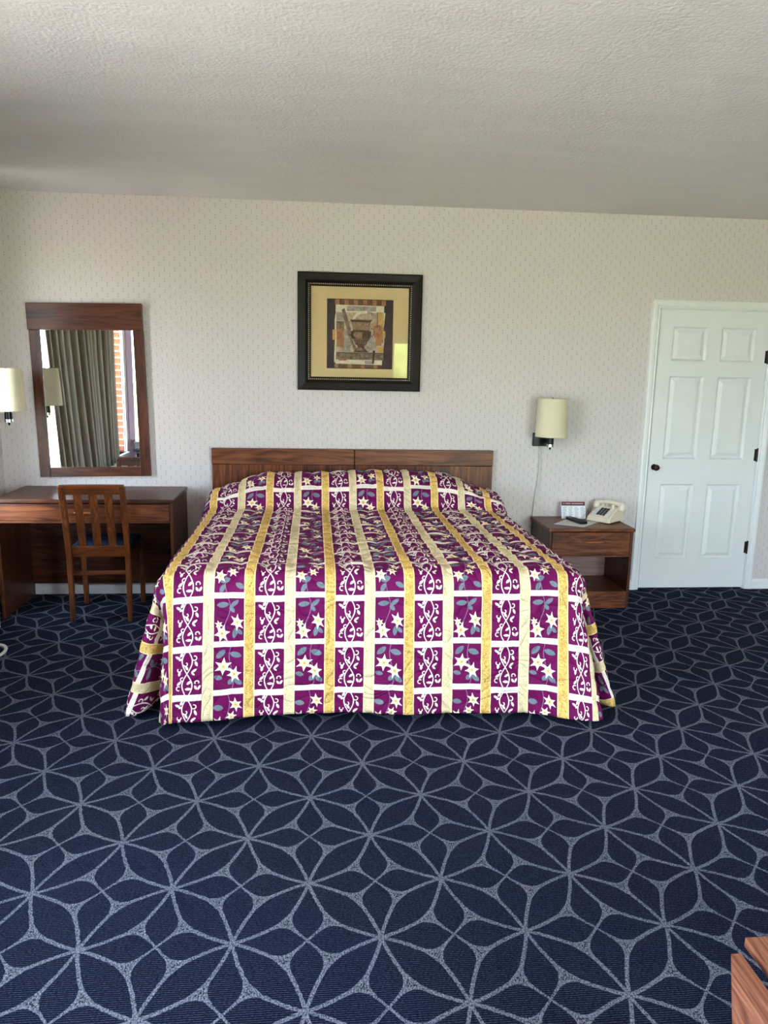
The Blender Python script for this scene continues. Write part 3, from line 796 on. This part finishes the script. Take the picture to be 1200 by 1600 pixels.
cpart('top_rail', crossbar(0.822, 0.884, -hw-0.014, hw+0.014, 0.024), 'chair_wood_x')
cpart('lower_rail', crossbar(0.418, 0.490, -hw+0.014, hw-0.014, 0.022), 'chair_wood_x')
cpart('back_stretcher', crossbar(0.300, 0.327, -hw+0.010, hw-0.010, 0.020), 'chair_wood_x')
for x in (-0.088, 0.0, 0.088):
    bm = bmesh.new(); zs = [0.485, 0.60, 0.72, 0.826]; rings = []
    for z in zs: rings.append([bm.verts.new((x+a*0.023, back_y(z)+b*0.006, z)) for a, b in ((-1, -1), (1, -1), (1, 1), (-1, 1))])
    for A, B in zip(rings, rings[1:]):
        for k in range(4): bm.faces.new((A[k], A[(k+1) % 4], B[(k+1) % 4], B[k]))
    bm.faces.new(rings[0][::-1]); bm.faces.new(rings[-1]); cpart('back_slat', bm, 'chair_wood_z')
cpart('front_rail', BOX(-hw, hw, 0.375, 0.398, 0.365, 0.425, 0.003), 'chair_wood_x')
bm = BOX(-hw-0.012, hw+0.012, 0.012, 0.415, 0.425, 0.475, 0.018, 4); cpart('seat', bm, 'cushion_blue', 'dark blue upholstered seat')

# ------------------------------------------------------------------ mirror (hung a little crooked)
mr = empty('wall_mirror', (-1.590, 0.0, 0.834), 0, math.radians(-0.95)); tag(mr, 'tall mirror in a walnut frame hanging crooked above the desk', 'mirror')
mw2, mh = 0.366, 1.144
def mpart(name, bm, mat, label=None): return to_obj(name, bm, mat, mr, local=True, label=label)
mpart('header_board', BOX(-mw2-0.006, mw2-0.002, -0.036, -0.004, mh-0.172, mh, 0.003), 'walnut_dark_x')
for x0, x1 in ((-mw2, -mw2+0.068), (mw2-0.068, mw2)): mpart('side_board', BOX(x0, x1, -0.030, -0.004, 0.0, mh-0.172, 0.003), 'walnut_dark_z')
mpart('bottom_board', BOX(-mw2+0.068, mw2-0.068, -0.029, -0.004, 0.0, 0.064, 0.003), 'walnut_dark_x')
mpart('mirror_glass', BOX(-mw2+0.062, mw2-0.062, -0.020, -0.006, 0.058, mh-0.166), 'mirror', 'clear silvered glass')

# ------------------------------------------------------------------ framed picture
PX0, PX1, PZ0, PZ1 = -0.2233, 0.6184, 1.4415, 2.2205
pc = empty('framed_picture', ((PX0+PX1)/2, 0, PZ0)); tag(pc, 'black framed urn print with tan mat above the headboard', 'picture')
prf = [(0.0, -0.002), (0.0, -0.026), (0.008, -0.030), (0.050, -0.024), (0.066, -0.016), (0.084, -0.018), (0.090, -0.016), (0.090, -0.008)]
sides = [((PX0, PZ0), (1, 1), (PX1, PZ0), (-1, 1)), ((PX1, PZ0), (-1, 1), (PX1, PZ1), (-1, -1)), ((PX1, PZ1), (-1, -1), (PX0, PZ1), (1, -1)), ((PX0, PZ1), (1, -1), (PX0, PZ0), (1, 1))]
for A, da, B, db in sides:
    bm = bmesh.new()
    ra = [bm.verts.new((A[0]+da[0]*i, y, A[1]+da[1]*i)) for i, y in prf]; rb = [bm.verts.new((B[0]+db[0]*i, y, B[1]+db[1]*i)) for i, y in prf]
    n = len(prf)
    for i in range(n): bm.faces.new((ra[i], ra[(i+1) % n], rb[(i+1) % n], rb[i]))
    bm.faces.new(ra[::-1]); bm.faces.new(rb); fs = to_obj('frame_side', bm, 'frame_black', pc)
    # beaded strip along each side, one row of small studs
    bm = bmesh.new(); i = 0.075; a = Vector((A[0]+da[0]*i, -0.018, A[1]+da[1]*i)); b = Vector((B[0]+db[0]*i, -0.018, B[1]+db[1]*i)); L = (b-a).length; nb_ = int(L/0.0135)
    for k in range(nb_): bmesh.ops.create_icosphere(bm, subdivisions=1, radius=0.0046, matrix=Matrix.Translation(a+(b-a)*(k/nb_)))
    bo = to_obj('beading', bm, 'bead', None)
    for v in bo.data.vertices: v.co -= Vector(pc.location)
    bo.parent = fs; bo['kind'] = 'stuff'
MX0, MX1, MZ0, MZ1 = PX0+0.197, PX1-0.194, PZ0+0.148, PZ1-0.168
bm = bmesh.new()
for a in ((PX0+0.088, MX0, PZ0+0.088, PZ1-0.088), (MX1, PX1-0.088, PZ0+0.088, PZ1-0.088), (MX0, MX1, PZ0+0.088, MZ0), (MX0, MX1, MZ1, PZ1-0.088)): box(bm, a[0], a[1], -0.0075, -0.0055, a[2], a[3])
to_obj('mat_board', bm, 'mat_board', pc)
# the urn print itself: a flat paper collage
def pm(name, c0, c1, scale=40, det=4):
    g = G(name); p = g.coord(); nz = g.noise(p, scale, det, 0.7, 0.8); g.bsdf(g.ramp(nz, [(0.35, lin(c0)), (0.65, lin(c1))]), 0.7, 0.2); M[name] = g.mat
pm('print_border', (54, 42, 46), (74, 60, 62), 30); pm('print_plank', (88, 56, 42), (132, 96, 66), 12); pm('print_cream', (202, 190, 160), (226, 216, 190), 30)
pm('print_sepia', (150, 126, 104), (204, 184, 156), 22); pm('print_rust', (142, 92, 60), (180, 132, 92), 26); pm('print_stone', (84, 68, 58), (150, 128, 106), 34)
pm('print_urn', (52, 39, 32), (104, 80, 62), 45); pm('print_urn_light', (112, 86, 66), (168, 138, 108), 60); pm('print_shadow', (44, 36, 34), (80, 66, 58), 40)
pm('print_grey_wash', (128, 120, 112), (178, 168, 152), 26); pm('print_ochre', (176, 134, 70), (206, 172, 106), 30)
pmats = ['print_border', 'print_plank', 'print_cream', 'print_sepia', 'print_rust', 'print_stone', 'print_urn', 'print_urn_light', 'print_shadow', 'print_grey_wash', 'print_ochre']
bm = bmesh.new(); PW, PH_ = MX1-MX0, MZ1-MZ0
lay_n = [0]
def pr(pts, mi):                                          # points in 0..1 print coordinates (origin top left); each layer a hair above the last
    lay_n[0] += 1; y = -0.0022-0.00004*lay_n[0]
    poly(bm, [(MX0+a*PW, y, MZ1-b*PH_) for a, b in pts], mi)
def prr(x0, y0, x1, y1, mi): pr([(x0, y0), (x0, y1), (x1, y1), (x1, y0)], mi)
prr(0, 0, 1, 1, 0)
for k in range(11): prr(0.12+k*0.07, 0.01, 0.185+k*0.07, 0.085, 1 if k % 2 else 4); prr(0.12+k*0.066, 0.93, 0.182+k*0.066, 0.99, 4 if k % 3 == 0 else 1)
pr([(0.13, 0.085), (0.13, 0.20), (0.115, 0.30), (0.12, 0.60), (0.11, 0.90), (0.14, 0.93), (0.84, 0.94), (0.87, 0.60), (0.86, 0.40), (0.88, 0.19), (0.86, 0.18), (0.86, 0.09)], 2)
prr(0.14, 0.19, 0.86, 0.87, 3)
prr(0.30, 0.10, 0.74, 0.17, 9); prr(0.14, 0.19, 0.30, 0.30, 9); prr(0.14, 0.32, 0.26, 0.46, 5)
pr([(0.15, 0.42), (0.15, 0.68), (0.26, 0.70), (0.28, 0.55), (0.24, 0.42)], 4)
pr([(0.26, 0.44), (0.26, 0.74), (0.34, 0.76), (0.38, 0.60), (0.30, 0.42)], 9)
pr([(0.22, 0.16), (0.26, 0.13), (0.32, 0.30), (0.36, 0.44), (0.40, 0.60), (0.46, 0.74), (0.42, 0.75), (0.36, 0.60), (0.29, 0.40)], 5)
for a in range(7):
    t0, t1 = PI*a/7, PI*(a+1)/7
    pr([(0.57-0.19*math.cos(t0), 0.30-0.14*math.sin(t0)), (0.57-0.15*math.cos(t0), 0.30-0.10*math.sin(t0)), (0.57-0.15*math.cos(t1), 0.30-0.10*math.sin(t1)), (0.57-0.19*math.cos(t1), 0.30-0.14*math.sin(t1))], 2 if a < 4 else 9)
prr(0.76, 0.18, 0.86, 0.36, 10); pr([(0.70, 0.38), (0.70, 0.44), (0.74, 0.62), (0.86, 0.62), (0.86, 0.40), (0.78, 0.36)], 4); pr([(0.66, 0.50), (0.58, 0.74), (0.66, 0.78), (0.74, 0.76), (0.74, 0.56)], 9)
prr(0.755, 0.18, 0.765, 0.40, 8); prr(0.74, 0.57, 0.83, 0.66, 4)
prr(0.14, 0.77, 0.86, 0.87, 5); prr(0.14, 0.765, 0.86, 0.775, 8); prr(0.18, 0.85, 0.30, 0.885, 4); prr(0.76, 0.68, 0.86, 0.76, 10)
prr(0.58, 0.88, 0.72, 0.93, 9); pr([(0.70, 0.73), (0.69, 0.92), (0.72, 0.92), (0.735, 0.73)], 8)
prr(0.085, 0.44, 0.13, 0.59, 10); prr(0.845, 0.45, 0.885, 0.55, 10)
urn = [(0.165, 0.285), (0.165, 0.30), (0.145, 0.32), (0.125, 0.40), (0.12, 0.445), (0.155, 0.46), (0.155, 0.52), (0.13, 0.57), (0.10, 0.60), (0.085, 0.645), (0.05, 0.665), (0.045, 0.68), (0.075, 0.72), (0.11, 0.75), (0.11, 0.76)]
uc = 0.515
pr([(uc-w_, y_) for w_, y_ in urn]+[(uc+w_, y_) for w_, y_ in urn[::-1]], 6)
pr([(uc-0.165, 0.285), (uc-0.165, 0.297), (uc+0.165, 0.297), (uc+0.165, 0.285)], 7)
pr([(uc-0.135, 0.325), (uc-0.115, 0.44), (uc+0.115, 0.44), (uc+0.138, 0.325)], 7)
pr([(uc-0.10, 0.47), (uc-0.12, 0.52), (uc-0.06, 0.565), (uc+0.02, 0.565), (uc+0.02, 0.47)], 7)
prr(uc-0.13, 0.572, uc+0.13, 0.580, 7)
for k in range(7): prr(uc-0.085+k*0.025, 0.592, uc-0.077+k*0.025, 0.640, 7)
prr(uc-0.16, 0.310, uc+0.16, 0.316, 8); prr(uc-0.12, 0.447, uc+0.12, 0.453, 8)
pr([(uc-0.04, 0.69), (uc-0.07, 0.735), (uc+0.03, 0.735), (uc+0.01, 0.69)], 7)
for sgn in (-1, 1):
    for a in range(6):
        t0, t1 = PI*a/6, PI*(a+1)/6
        f_ = lambda t, q: (uc+sgn*(0.15+q*math.sin(t)), 0.47-q*1.1*math.cos(t))
        pr([f_(t0, 0.062), f_(t0, 0.044), f_(t1, 0.044), f_(t1, 0.062)], 5)
to_obj('art_print', bm, pmats, pc, label='sepia collage print of a classical urn')
to_obj('glazing', BOX(PX0+0.089, PX1-0.089, -0.0105, -0.0090, PZ0+0.089, PZ1-0.089), 'picture_glass', pc, label='reflective picture glass')

# ------------------------------------------------------------------ wall lamps
def wall_lamp(ax, wx, z0, z1, r0, r1, label, side):
    """ax: shade axis (x, y); wx: point on the wall behind; side: 'back' or 'left'"""
    e = empty('wall_lamp', (ax[0], ax[1], z0)); tag(e, label, 'lamp', 'matching wall lamps')
    bm = bmesh.new(); n = 40
    prof_ = [(r0, z0), (r0+0.0005, z0+0.004), (r1+0.0005, z1-0.004), (r1, z1), (r1-0.003, z1), (r0-0.003, z0)]
    ring = []
    for rr, z in prof_: ring.append([bm.verts.new((ax[0]+rr*math.cos(2*PI*i/n), ax[1]+rr*math.sin(2*PI*i/n), z)) for i in range(n)])
    for k in range(len(ring)):
        A, B = ring[k], ring[(k+1) % len(ring)]
        for i in range(n): bm.faces.new((A[i], A[(i+1) % n], B[(i+1) % n], B[i]))
    sh = to_obj('shade', bm, 'shade_fabric', e, smooth=False)
    for p in sh.data.polygons: p.use_smooth = abs(p.normal.z) < 0.5
    bm = bmesh.new(); zt = z1-0.012                        # wire spider carrying the shade and its finial
    for k in range(3):
        a = 2*PI*k/3+0.4; tube(bm, [(ax[0], ax[1], zt-0.006), (ax[0]+(r1-0.002)*math.cos(a), ax[1]+(r1-0.002)*math.sin(a), zt)], 0.0016, 6)
    tube(bm, [(ax[0], ax[1], z0-0.02), (ax[0], ax[1], zt)], 0.004, 8); lathe(bm, [(0.009, zt-0.002), (0.010, zt+0.008), (0.004, zt+0.015)], (ax[0], ax[1], 0), 12)
    to_obj('shade_carrier', bm, 'bronze', e)
    bm = bmesh.new(); lathe(bm, [(0.006, z0+0.06), (0.014, z0+0.075), (0.030, z0+0.115), (0.031, z0+0.14), (0.018, z0+0.168), (0.004, z0+0.175)], (ax[0], ax[1], 0), 16)
    to_obj('bulb', bm, 'plastic_white', e, smooth=True)
    bm = bmesh.new(); lathe(bm, [(0.0235, z0-0.050), (0.0235, z0+0.060)], (ax[0], ax[1], 0), 20)
    to_obj('socket', bm, 'black_metal', e)
    bm = bmesh.new(); lathe(bm, [(0.020, z0-0.072), (0.025, z0-0.070), (0.025, z0-0.052), (0.022, z0-0.049)], (ax[0], ax[1], 0), 20); sw = to_obj('switch_ring', bm, 'chrome', e)
    bm = bmesh.new(); lathe(bm, [(0.002, z0-0.092), (0.007, z0-0.082), (0.008, z0-0.072)], (ax[0], ax[1], 0), 12)
    k_ = to_obj('switch_knob', bm, 'black_metal', None); off = Vector(e.location)
    for v in k_.data.vertices: v.co -= off
    k_.parent = sw
    bm = bmesh.new(); zc = z0-0.030
    if side == 'back':
        box(bm, wx[0]-0.056, wx[0]+0.056, -0.030, -0.002, z0-0.078, z0+0.016, 0.003); to_obj('wall_plate', bm, 'black_metal', e)
        to_obj('arm', BOX(wx[0]+0.010, ax[0]+0.014, ax[1]+0.005, -0.028, z0-0.045, z0-0.005, 0.002) if ax[0] > wx[0] else BOX(ax[0]-0.012, ax[0]+0.012, ax[1], -0.028, zc-0.012, zc+0.012), 'black_metal', e)
    else:
        box(bm, XL+0.002, XL+0.030, ax[1]-0.056, ax[1]+0.056, z0-0.080, z0+0.010, 0.003); to_obj('wall_plate', bm, 'black_metal', e)
        bm = bmesh.new(); tube(bm, [(XL+0.028, ax[1], z0-0.010), (ax[0], ax[1], z0-0.010)], 0.006, 10); to_obj('arm', bm, 'brass', e)
    return e
wall_lamp((1.528, -0.150), (1.497, 0), 1.150, 1.416, 0.108, 0.099, 'cream drum wall lamp with hanging cord above the nightstand', 'back')
wall_lamp((-2.005, -0.370), (XL, -0.37), 1.292, 1.553, 0.106, 0.090, 'cream drum wall lamp beside the mirror at the left edge', 'left')
bm = bmesh.new(); pts = []
for i in range(25):
    t = i/24; z = 1.075-t*0.66
    pts.append((1.496+0.006*math.sin(t*7)-0.030*max(0, t-0.35)/0.65, -0.014-0.006*math.sin(t*PI), z))
tube(bm, pts, 0.0042, 8); tag(to_obj('lamp_cord', bm, 'cord_white', None, smooth=True), 'thin white cord hanging from the lamp behind the nightstand', 'cord')

# ------------------------------------------------------------------ nightstand and what lies on it
NX0, NX1, NY, NZ = 1.456, 2.062, -0.452, 0.561
nt_ = empty('nightstand', ((NX0+NX1)/2, -0.23, 0)); tag(nt_, 'walnut nightstand with drawer and open shelf between bed and door', 'nightstand')
to_obj('top', BOX(NX0, NX1, NY-0.006, -0.012, NZ-0.024, NZ, 0.008, 3), 'walnut_x', nt_)
for a in (NX0+0.008, NX1-0.030): to_obj('side_panel', BOX(a, a+0.020, NY+0.004, -0.014, 0.0, NZ-0.024, 0.002), 'walnut_dark_z', nt_)
to_obj('back_panel', BOX(NX0+0.028, NX1-0.030, -0.030, -0.018, 0.03, NZ-0.026), 'back_panel', nt_)
to_obj('shelf', BOX(NX0+0.028, NX1-0.030, NY+0.012, -0.030, 0.100, 0.118), 'walnut_x', nt_)
to_obj('plinth', BOX(NX0+0.028, NX1-0.030, NY+0.006, NY+0.024, 0.0, 0.116, 0.002), 'walnut_x', nt_)
to_obj('drawer_box', BOX(NX0+0.034, NX1-0.036, NY+0.026, -0.04, 0.375, NZ-0.03), 'walnut_dark_x', nt_)
to_obj('drawer_rail', BOX(NX0+0.028, NX1-0.030, NY+0.006, NY+0.024, 0.362, 0.373, 0.002), 'walnut_x', nt_)
dr2 = to_obj('drawer', BOX(NX0+0.030, NX1-0.032, NY+0.000, NY+0.024, 0.376, NZ-0.028, 0.004), 'walnut_x', nt_)
pl = to_obj('pull', pull(bmesh.new(), 1.775, NY, 0.470, 0.15), 'pull_wood', None, smooth=True)
for v in pl.data.vertices: v.co -= Vector(nt_.location)
pl.parent = dr2; pl['label'] = 'curved wooden drawer pull'

# paper, remote, card
def rot2(cx, cy, a, pts): return [(cx+x*math.cos(a)-y*math.sin(a), cy+x*math.sin(a)+y*math.cos(a)) for x, y in pts]
bm = bmesh.new(); q = [(1.540, -0.300), (1.715, -0.405), (1.888, -0.228), (1.712, -0.098)]
prism(bm, [(x, y, NZ) for x, y in q], (0, 0, 0.0012)); tag(to_obj('paper_sheet', bm, 'paper', None), 'pale grey sheet of paper under the remote on the nightstand', 'paper')
rm = empty('remote_control', (1.722, -0.228, NZ+0.0014), math.radians(106)); tag(rm, 'black remote control lying on the paper sheet', 'remote')
bm = BOX(-0.095, 0.095, -0.026, 0.026, 0.0, 0.022, 0.006, 3)
for v in bm.verts: v.co.y *= 1.0-0.12*(v.co.x/0.095)
to_obj('body', bm, 'remote_black', rm, local=True, smooth=False)
kb = BOX(-0.006, 0.006, -0.005, 0.005, 0.0, 0.003, 0.001, 1); k0 = to_obj('button', kb, 'remote_key', rm, local=True)
first = True
for i in range(7):
    for j in range(3):
        o = k0 if first else k0.copy()
        if not first: COL.objects.link(o)
        first = False; o.location = (-0.075+i*0.020, -0.014+j*0.014, 0.0215)
cdo = empty('info_card', (1.745, -0.115, NZ), math.radians(-2)); tag(cdo, 'white folded card with dark red header leaning beside the telephone', 'card')
cw, chh, lean = 0.088, 0.118, 0.045
def cq(x0, x1, t0, t1, off):                             # rectangle on the leaning face; t 0 bottom..1 top
    y0, y1 = lean*t0-off, lean*t1-off
    return [(x0, y0, 0.002+chh*t0), (x1, y0, 0.002+chh*t0), (x1, y1, 0.002+chh*t1), (x0, y1, 0.002+chh*t1)]
bm = bmesh.new(); prism(bm, cq(-cw, cw, 0, 1, 0), (0, 0.002, 0)); to_obj('front_leaf', bm, 'card_white', cdo, local=True)
bm = bmesh.new(); prism(bm, [(-cw, lean+0.002, chh+0.001), (cw, lean+0.002, chh+0.001), (cw, lean+0.045, 0.001), (-cw, lean+0.045, 0.001)], (0, 0.0015, 0)); to_obj('back_leaf', bm, 'card_white', cdo, local=True)
bm = bmesh.new(); prism(bm, cq(-cw+0.002, cw-0.002, 0.75, 0.985, 0.0006), (0, 0.0004, 0)); to_obj('header_band', bm, 'card_red', cdo, local=True)
bm = bmesh.new()
for c in range(4):
    for r_ in range(9):
        xx = -cw+0.010+c*0.043; prism(bm, cq(xx, xx+rng.uniform(0.018, 0.034), 0.06+r_*0.073, 0.085+r_*0.073, 0.0006), (0, 0.0004, 0))
for a, b in ((-0.074, -0.066), (-0.056, -0.020), (-0.012, 0.072)): prism(bm, cq(a, b, 0.84, 0.90, 0.0010), (0, 0.0004, 0))
po = to_obj('printed_lines', bm, 'print_grey', cdo, local=True); po['kind'] = 'stuff'

# telephone
ph = empty('telephone', (1.950, -0.185, NZ+0.001), math.radians(-50)); tag(ph, 'beige push-button desk telephone on the nightstand', 'telephone')
def ppart(name, bm, mat, parent=None, smooth=False, label=None):
    return to_obj(name, bm, mat, parent or ph, local=True, smooth=smooth, label=label)
hw_ = 0.092
sec = [(-0.105, 0.006), (-0.105, 0.012), (-0.092, 0.040), (0.025, 0.095), (0.075, 0.095), (0.105, 0.050), (0.108, 0.006)]
bm = bmesh.new()
A = [bm.verts.new((-hw_*(1.0 if z < 0.02 else 1.0-(z-0.02)*2.4), y, z)) for y, z in sec]; B = [bm.verts.new((hw_*(1.0 if z < 0.02 else 1.0-(z-0.02)*2.4), y, z)) for y, z in sec]
n = len(sec); bm.faces.new(A); bm.faces.new(B[::-1])
for i in range(n): bm.faces.new((A[i], B[i], B[(i+1) % n], A[(i+1) % n]))
bmesh.ops.bevel(bm, geom=bm.edges[:], offset=0.006, segments=3, affect='EDGES', profile=0.5)
ppart('body', bm, 'phone_beige')
for x in (-0.07, 0.07):
    for y in (-0.085, 0.085): ppart('foot', BOX(x-0.008, x+0.008, y-0.008, y+0.008, 0.0, 0.008), 'phone_dark')
sl = math.atan2(0.055, 0.117)
def onface(u_, v_, h_):                                  # u across, v up the slope, h off the face
    return Vector((u_, -0.092+v_*math.cos(sl)-h_*math.sin(sl), 0.040+v_*math.sin(sl)+h_*math.cos(sl)))
def facebox(u0, u1, v0, v1, h0, h1):
    bm = bmesh.new(); a = [bm.verts.new(onface(u, v, h0)) for u, v in ((u0, v0), (u1, v0), (u1, v1), (u0, v1))]; b = [bm.verts.new(onface(u, v, h1)) for u, v in ((u0, v0), (u1, v0), (u1, v1), (u0, v1))]
    bm.faces.new(a[::-1]); bm.faces.new(b)
    for i in range(4): bm.faces.new((a[i], a[(i+1) % 4], b[(i+1) % 4], b[i]))
    return bm
fp = ppart('face_plate', facebox(-0.066, 0.066, 0.012, 0.112, 0.0, 0.0015), 'paper')
kp = ppart('keypad', facebox(-0.036, 0.036, 0.014, 0.108, 0.0012, 0.003), 'phone_beige')
bm0 = facebox(-0.0085, 0.0085, -0.0085, 0.0085, 0.003, 0.008); c0 = onface(0, 0, 0); bmesh.ops.translate(bm0, verts=bm0.verts, vec=-c0)
k0 = to_obj('key', bm0, 'keys', kp, local=True); first = True
for i in range(4):
    for j in range(3):
        o = k0 if first else k0.copy()
        if not first: COL.objects.link(o)
        first = False; o.location = onface(-0.023+j*0.023, 0.026+i*0.0235, 0)
for x in (-0.040, 0.040):
    bm = bmesh.new(); prism(bm, [(x-0.010, 0.022, 0.092), (x-0.010, 0.078, 0.092), (x-0.010, 0.076, 0.118), (x-0.010, 0.066, 0.116), (x-0.010, 0.056, 0.102), (x-0.010, 0.040, 0.102), (x-0.010, 0.030, 0.116), (x-0.010, 0.022, 0.116)], (0.020, 0, 0))
    ppart('cradle_prong', bm, 'phone_beige')
hs = bmesh.new(); pts = []; rad = []
for i in range(21):
    t = -1+2*i/20; pts.append((t*0.092, 0.048, 0.118+0.012*(1-t*t))); rad.append(0.0125+0.003*t*t)
tube(hs, pts, rad, 12)
for sx in (-1, 1): lathe(hs, [(0.020, 0.078), (0.026, 0.082), (0.027, 0.092), (0.024, 0.112), (0.016, 0.128), (0.006, 0.134)], (sx*0.096, 0.048, 0), 18)
hso = ppart('handset', hs, 'phone_beige', smooth=True, label='beige handset')
bm = bmesh.new(); pts = []
for i in range(150):
    t = i/149; bx_ = -0.098-0.022*math.sin(t*PI); bz = 0.082*(1-t)**1.0+0.012; by = 0.048-0.050*t
    an = t*2*PI*24; pts.append((bx_+0.005*math.cos(an), by+0.005*math.sin(an), bz+0.002*math.sin(an)))
tube(bm, pts, 0.0016, 5); co = ppart('coiled_cord', bm, 'phone_beige', smooth=True)

# ------------------------------------------------------------------ luggage bench at the lower right corner
BX0, BY1, BZ = 0.727, -4.060, 0.450
lb = empty('luggage_bench', (1.15, -4.40, 0)); tag(lb, 'slatted wooden luggage bench at the lower right corner', 'bench')
bm = bmesh.new(); prism(bm, [(BX0, BY1, BZ), (BX0, BY1-0.10, 0.0), (BX0, BY1-0.58, 0.0), (BX0, BY1-0.60, BZ)], (0.022, 0, 0))
bmesh.ops.bevel(bm, geom=bm.edges[:], offset=0.0012, segments=1, affect='EDGES'); to_obj('end_panel', bm, 'bench_wood_y', lb)
bm = bmesh.new(); prism(bm, [(BX0+0.82, BY1, BZ), (BX0+0.82, BY1-0.10, 0.0), (BX0+0.82, BY1-0.58, 0.0), (BX0+0.82, BY1-0.60, BZ)], (0.022, 0, 0)); to_obj('end_panel', bm, 'bench_wood_y', lb)
for k in range(7):
    x = BX0+0.054+k*0.108
    to_obj('slat', BOX(x, x+0.084, BY1-0.60, BY1+0.042, BZ-0.022, BZ, 0.003), 'bench_wood_y', lb)
for y in (BY1-0.45, BY1-0.14): to_obj('rail', BOX(BX0+0.021, BX0+0.821, y-0.03, y, BZ-0.075, BZ-0.022), 'bench_wood_x', lb)

# ------------------------------------------------------------------ things by the left wall, mostly seen in the mirror
hu = empty('heater_unit', (-2.09, -1.32, 0)); tag(hu, 'white ribbed heating and cooling unit at the left edge beyond the desk', 'heater')
HUX, HUY0, HUY1, HUZ = -1.972, -1.86, -0.805, 0.55
to_obj('cabinet', BOX(XL+0.004, HUX-0.010, HUY0+0.006, HUY1-0.006, 0.0, HUZ, 0.006), 'plastic_white', hu)
for k in range(34):
    z = 0.035+k*0.0165; to_obj('end_rib', BOX(XL+0.02, HUX, HUY1-0.010, HUY1, z, z+0.0105), 'plastic_white', hu) if k == 0 else None
r0_ = [o for o in hu.children if o.name.startswith('end_rib')][0]
for k in range(1, 30):
    o = r0_.copy(); COL.objects.link(o); o.location = (r0_.location.x, r0_.location.y, r0_.location.z+k*0.0165)
to_obj('front_grille', BOX(HUX-0.012, HUX-0.002, HUY0+0.03, HUY1-0.03, 0.04, 0.30), 'plastic_white', hu)
lo = to_obj('louver', BOX(HUX-0.014, HUX-0.002, HUY0+0.05, HUY1-0.05, 0.34, 0.350), 'plastic_white', hu)
for k in range(1, 9):
    o = lo.copy(); COL.objects.link(o); o.location = (lo.location.x, lo.location.y, lo.location.z+k*0.021)
to_obj('vent_recess', BOX(HUX-0.018, HUX-0.009, HUY0+0.04, HUY1-0.04, 0.325, 0.53), 'louver_dark', hu)
bm = bmesh.new(); pts = []
for i in range(20):
    a = -0.9+i*0.155*1.25; pts.append((-1.905+0.085*math.cos(a-0.6), -1.16+0.125*math.sin(a-0.6), 0.010))
tube(bm, pts, 0.0085, 8); tag(to_obj('power_cord', bm, 'cord_white', None, smooth=True), 'loop of white power cord on the carpet at the left edge', 'cord')
# drape: pleated sheet hanging over the middle of the window
def drape():
    bm = bmesh.new(); ny, nz = 260, 26; z1, z0 = 2.42, 0.58; rows = []
    for j in range(nz+1):
        t = j/nz; z = z1+(z0-z1)*t; row = []
        ya, yb = -0.72-0.30*t**1.3, -2.90-0.12*t*t
        for i in range(ny+1):
            s = i/ny; y = ya+(yb-ya)*s
            ph_ = s*2*PI*13+0.9*math.sin(s*11)+0.5*math.sin(t*3+s*20)
            amp = 0.034*(0.75+0.35*math.sin(s*17+1)); x = XL+0.070+amp*math.sin(ph_)*(1-0.15*t)+0.03*t*math.sin(s*5)
            row.append(bm.verts.new((x, y+0.012*math.cos(ph_), z)))
        rows.append(row)
    for A, B in zip(rows, rows[1:]):
        for k in range(ny): bm.faces.new((A[k], A[k+1], B[k+1], B[k]))
    o = to_obj('window_drape', bm, 'drape', None, smooth=True)
    md = o.modifiers.new('thickness', 'SOLIDIFY'); md.thickness = 0.003
    tag(o, 'taupe pleated drape hanging over the left window, seen in the mirror', 'curtain')
drape()
rd = empty('curtain_rod', (XL+0.09, -2.1, 2.44)); tag(rd, 'dark curtain rod above the left window', 'rod')
bm = bmesh.new(); tube(bm, [(XL+0.09, -0.6, 2.44), (XL+0.09, -3.6, 2.44)], 0.012, 12); to_obj('pole', bm, 'bronze', rd)
for y in (-0.62, -2.1, -3.58): to_obj('bracket', BOX(XL+0.001, XL+0.09, y-0.008, y+0.008, 2.425, 2.45), 'bronze', rd)
# armchair under the window end
ac = empty('armchair', (-1.84, -3.62, 0)); tag(ac, 'dark upholstered armchair with black arms, seen at the bottom of the mirror', 'chair')
X0, Y0 = -2.12, -3.95
to_obj('seat', BOX(X0+0.08, X0+0.60, Y0+0.04, Y0+0.58, 0.36, 0.46, 0.03, 3), 'leather_dark', ac)
bm = bmesh.new(); prism(bm, [(X0+0.06, Y0+0.05, 0.42), (X0+0.15, Y0+0.05, 0.42), (X0+0.09, Y0+0.05, 0.74), (X0+0.02, Y0+0.05, 0.74)], (0, 0.52, 0)); to_obj('backrest', bm, 'leather_dark', ac)
for y in (Y0, Y0+0.58):
    bm = bmesh.new(); prism(bm, [(X0+0.02, y, 0.640), (X0+0.58, y, 0.600), (X0+0.58, y, 0.625), (X0+0.02, y, 0.668)], (0, 0.045, 0)); to_obj('arm', bm, 'black_metal', ac)
    for x in (X0+0.05, X0+0.52): to_obj('leg', BOX(x, x+0.035, y+0.005, y+0.04, 0.0, 0.62), 'black_metal', ac)
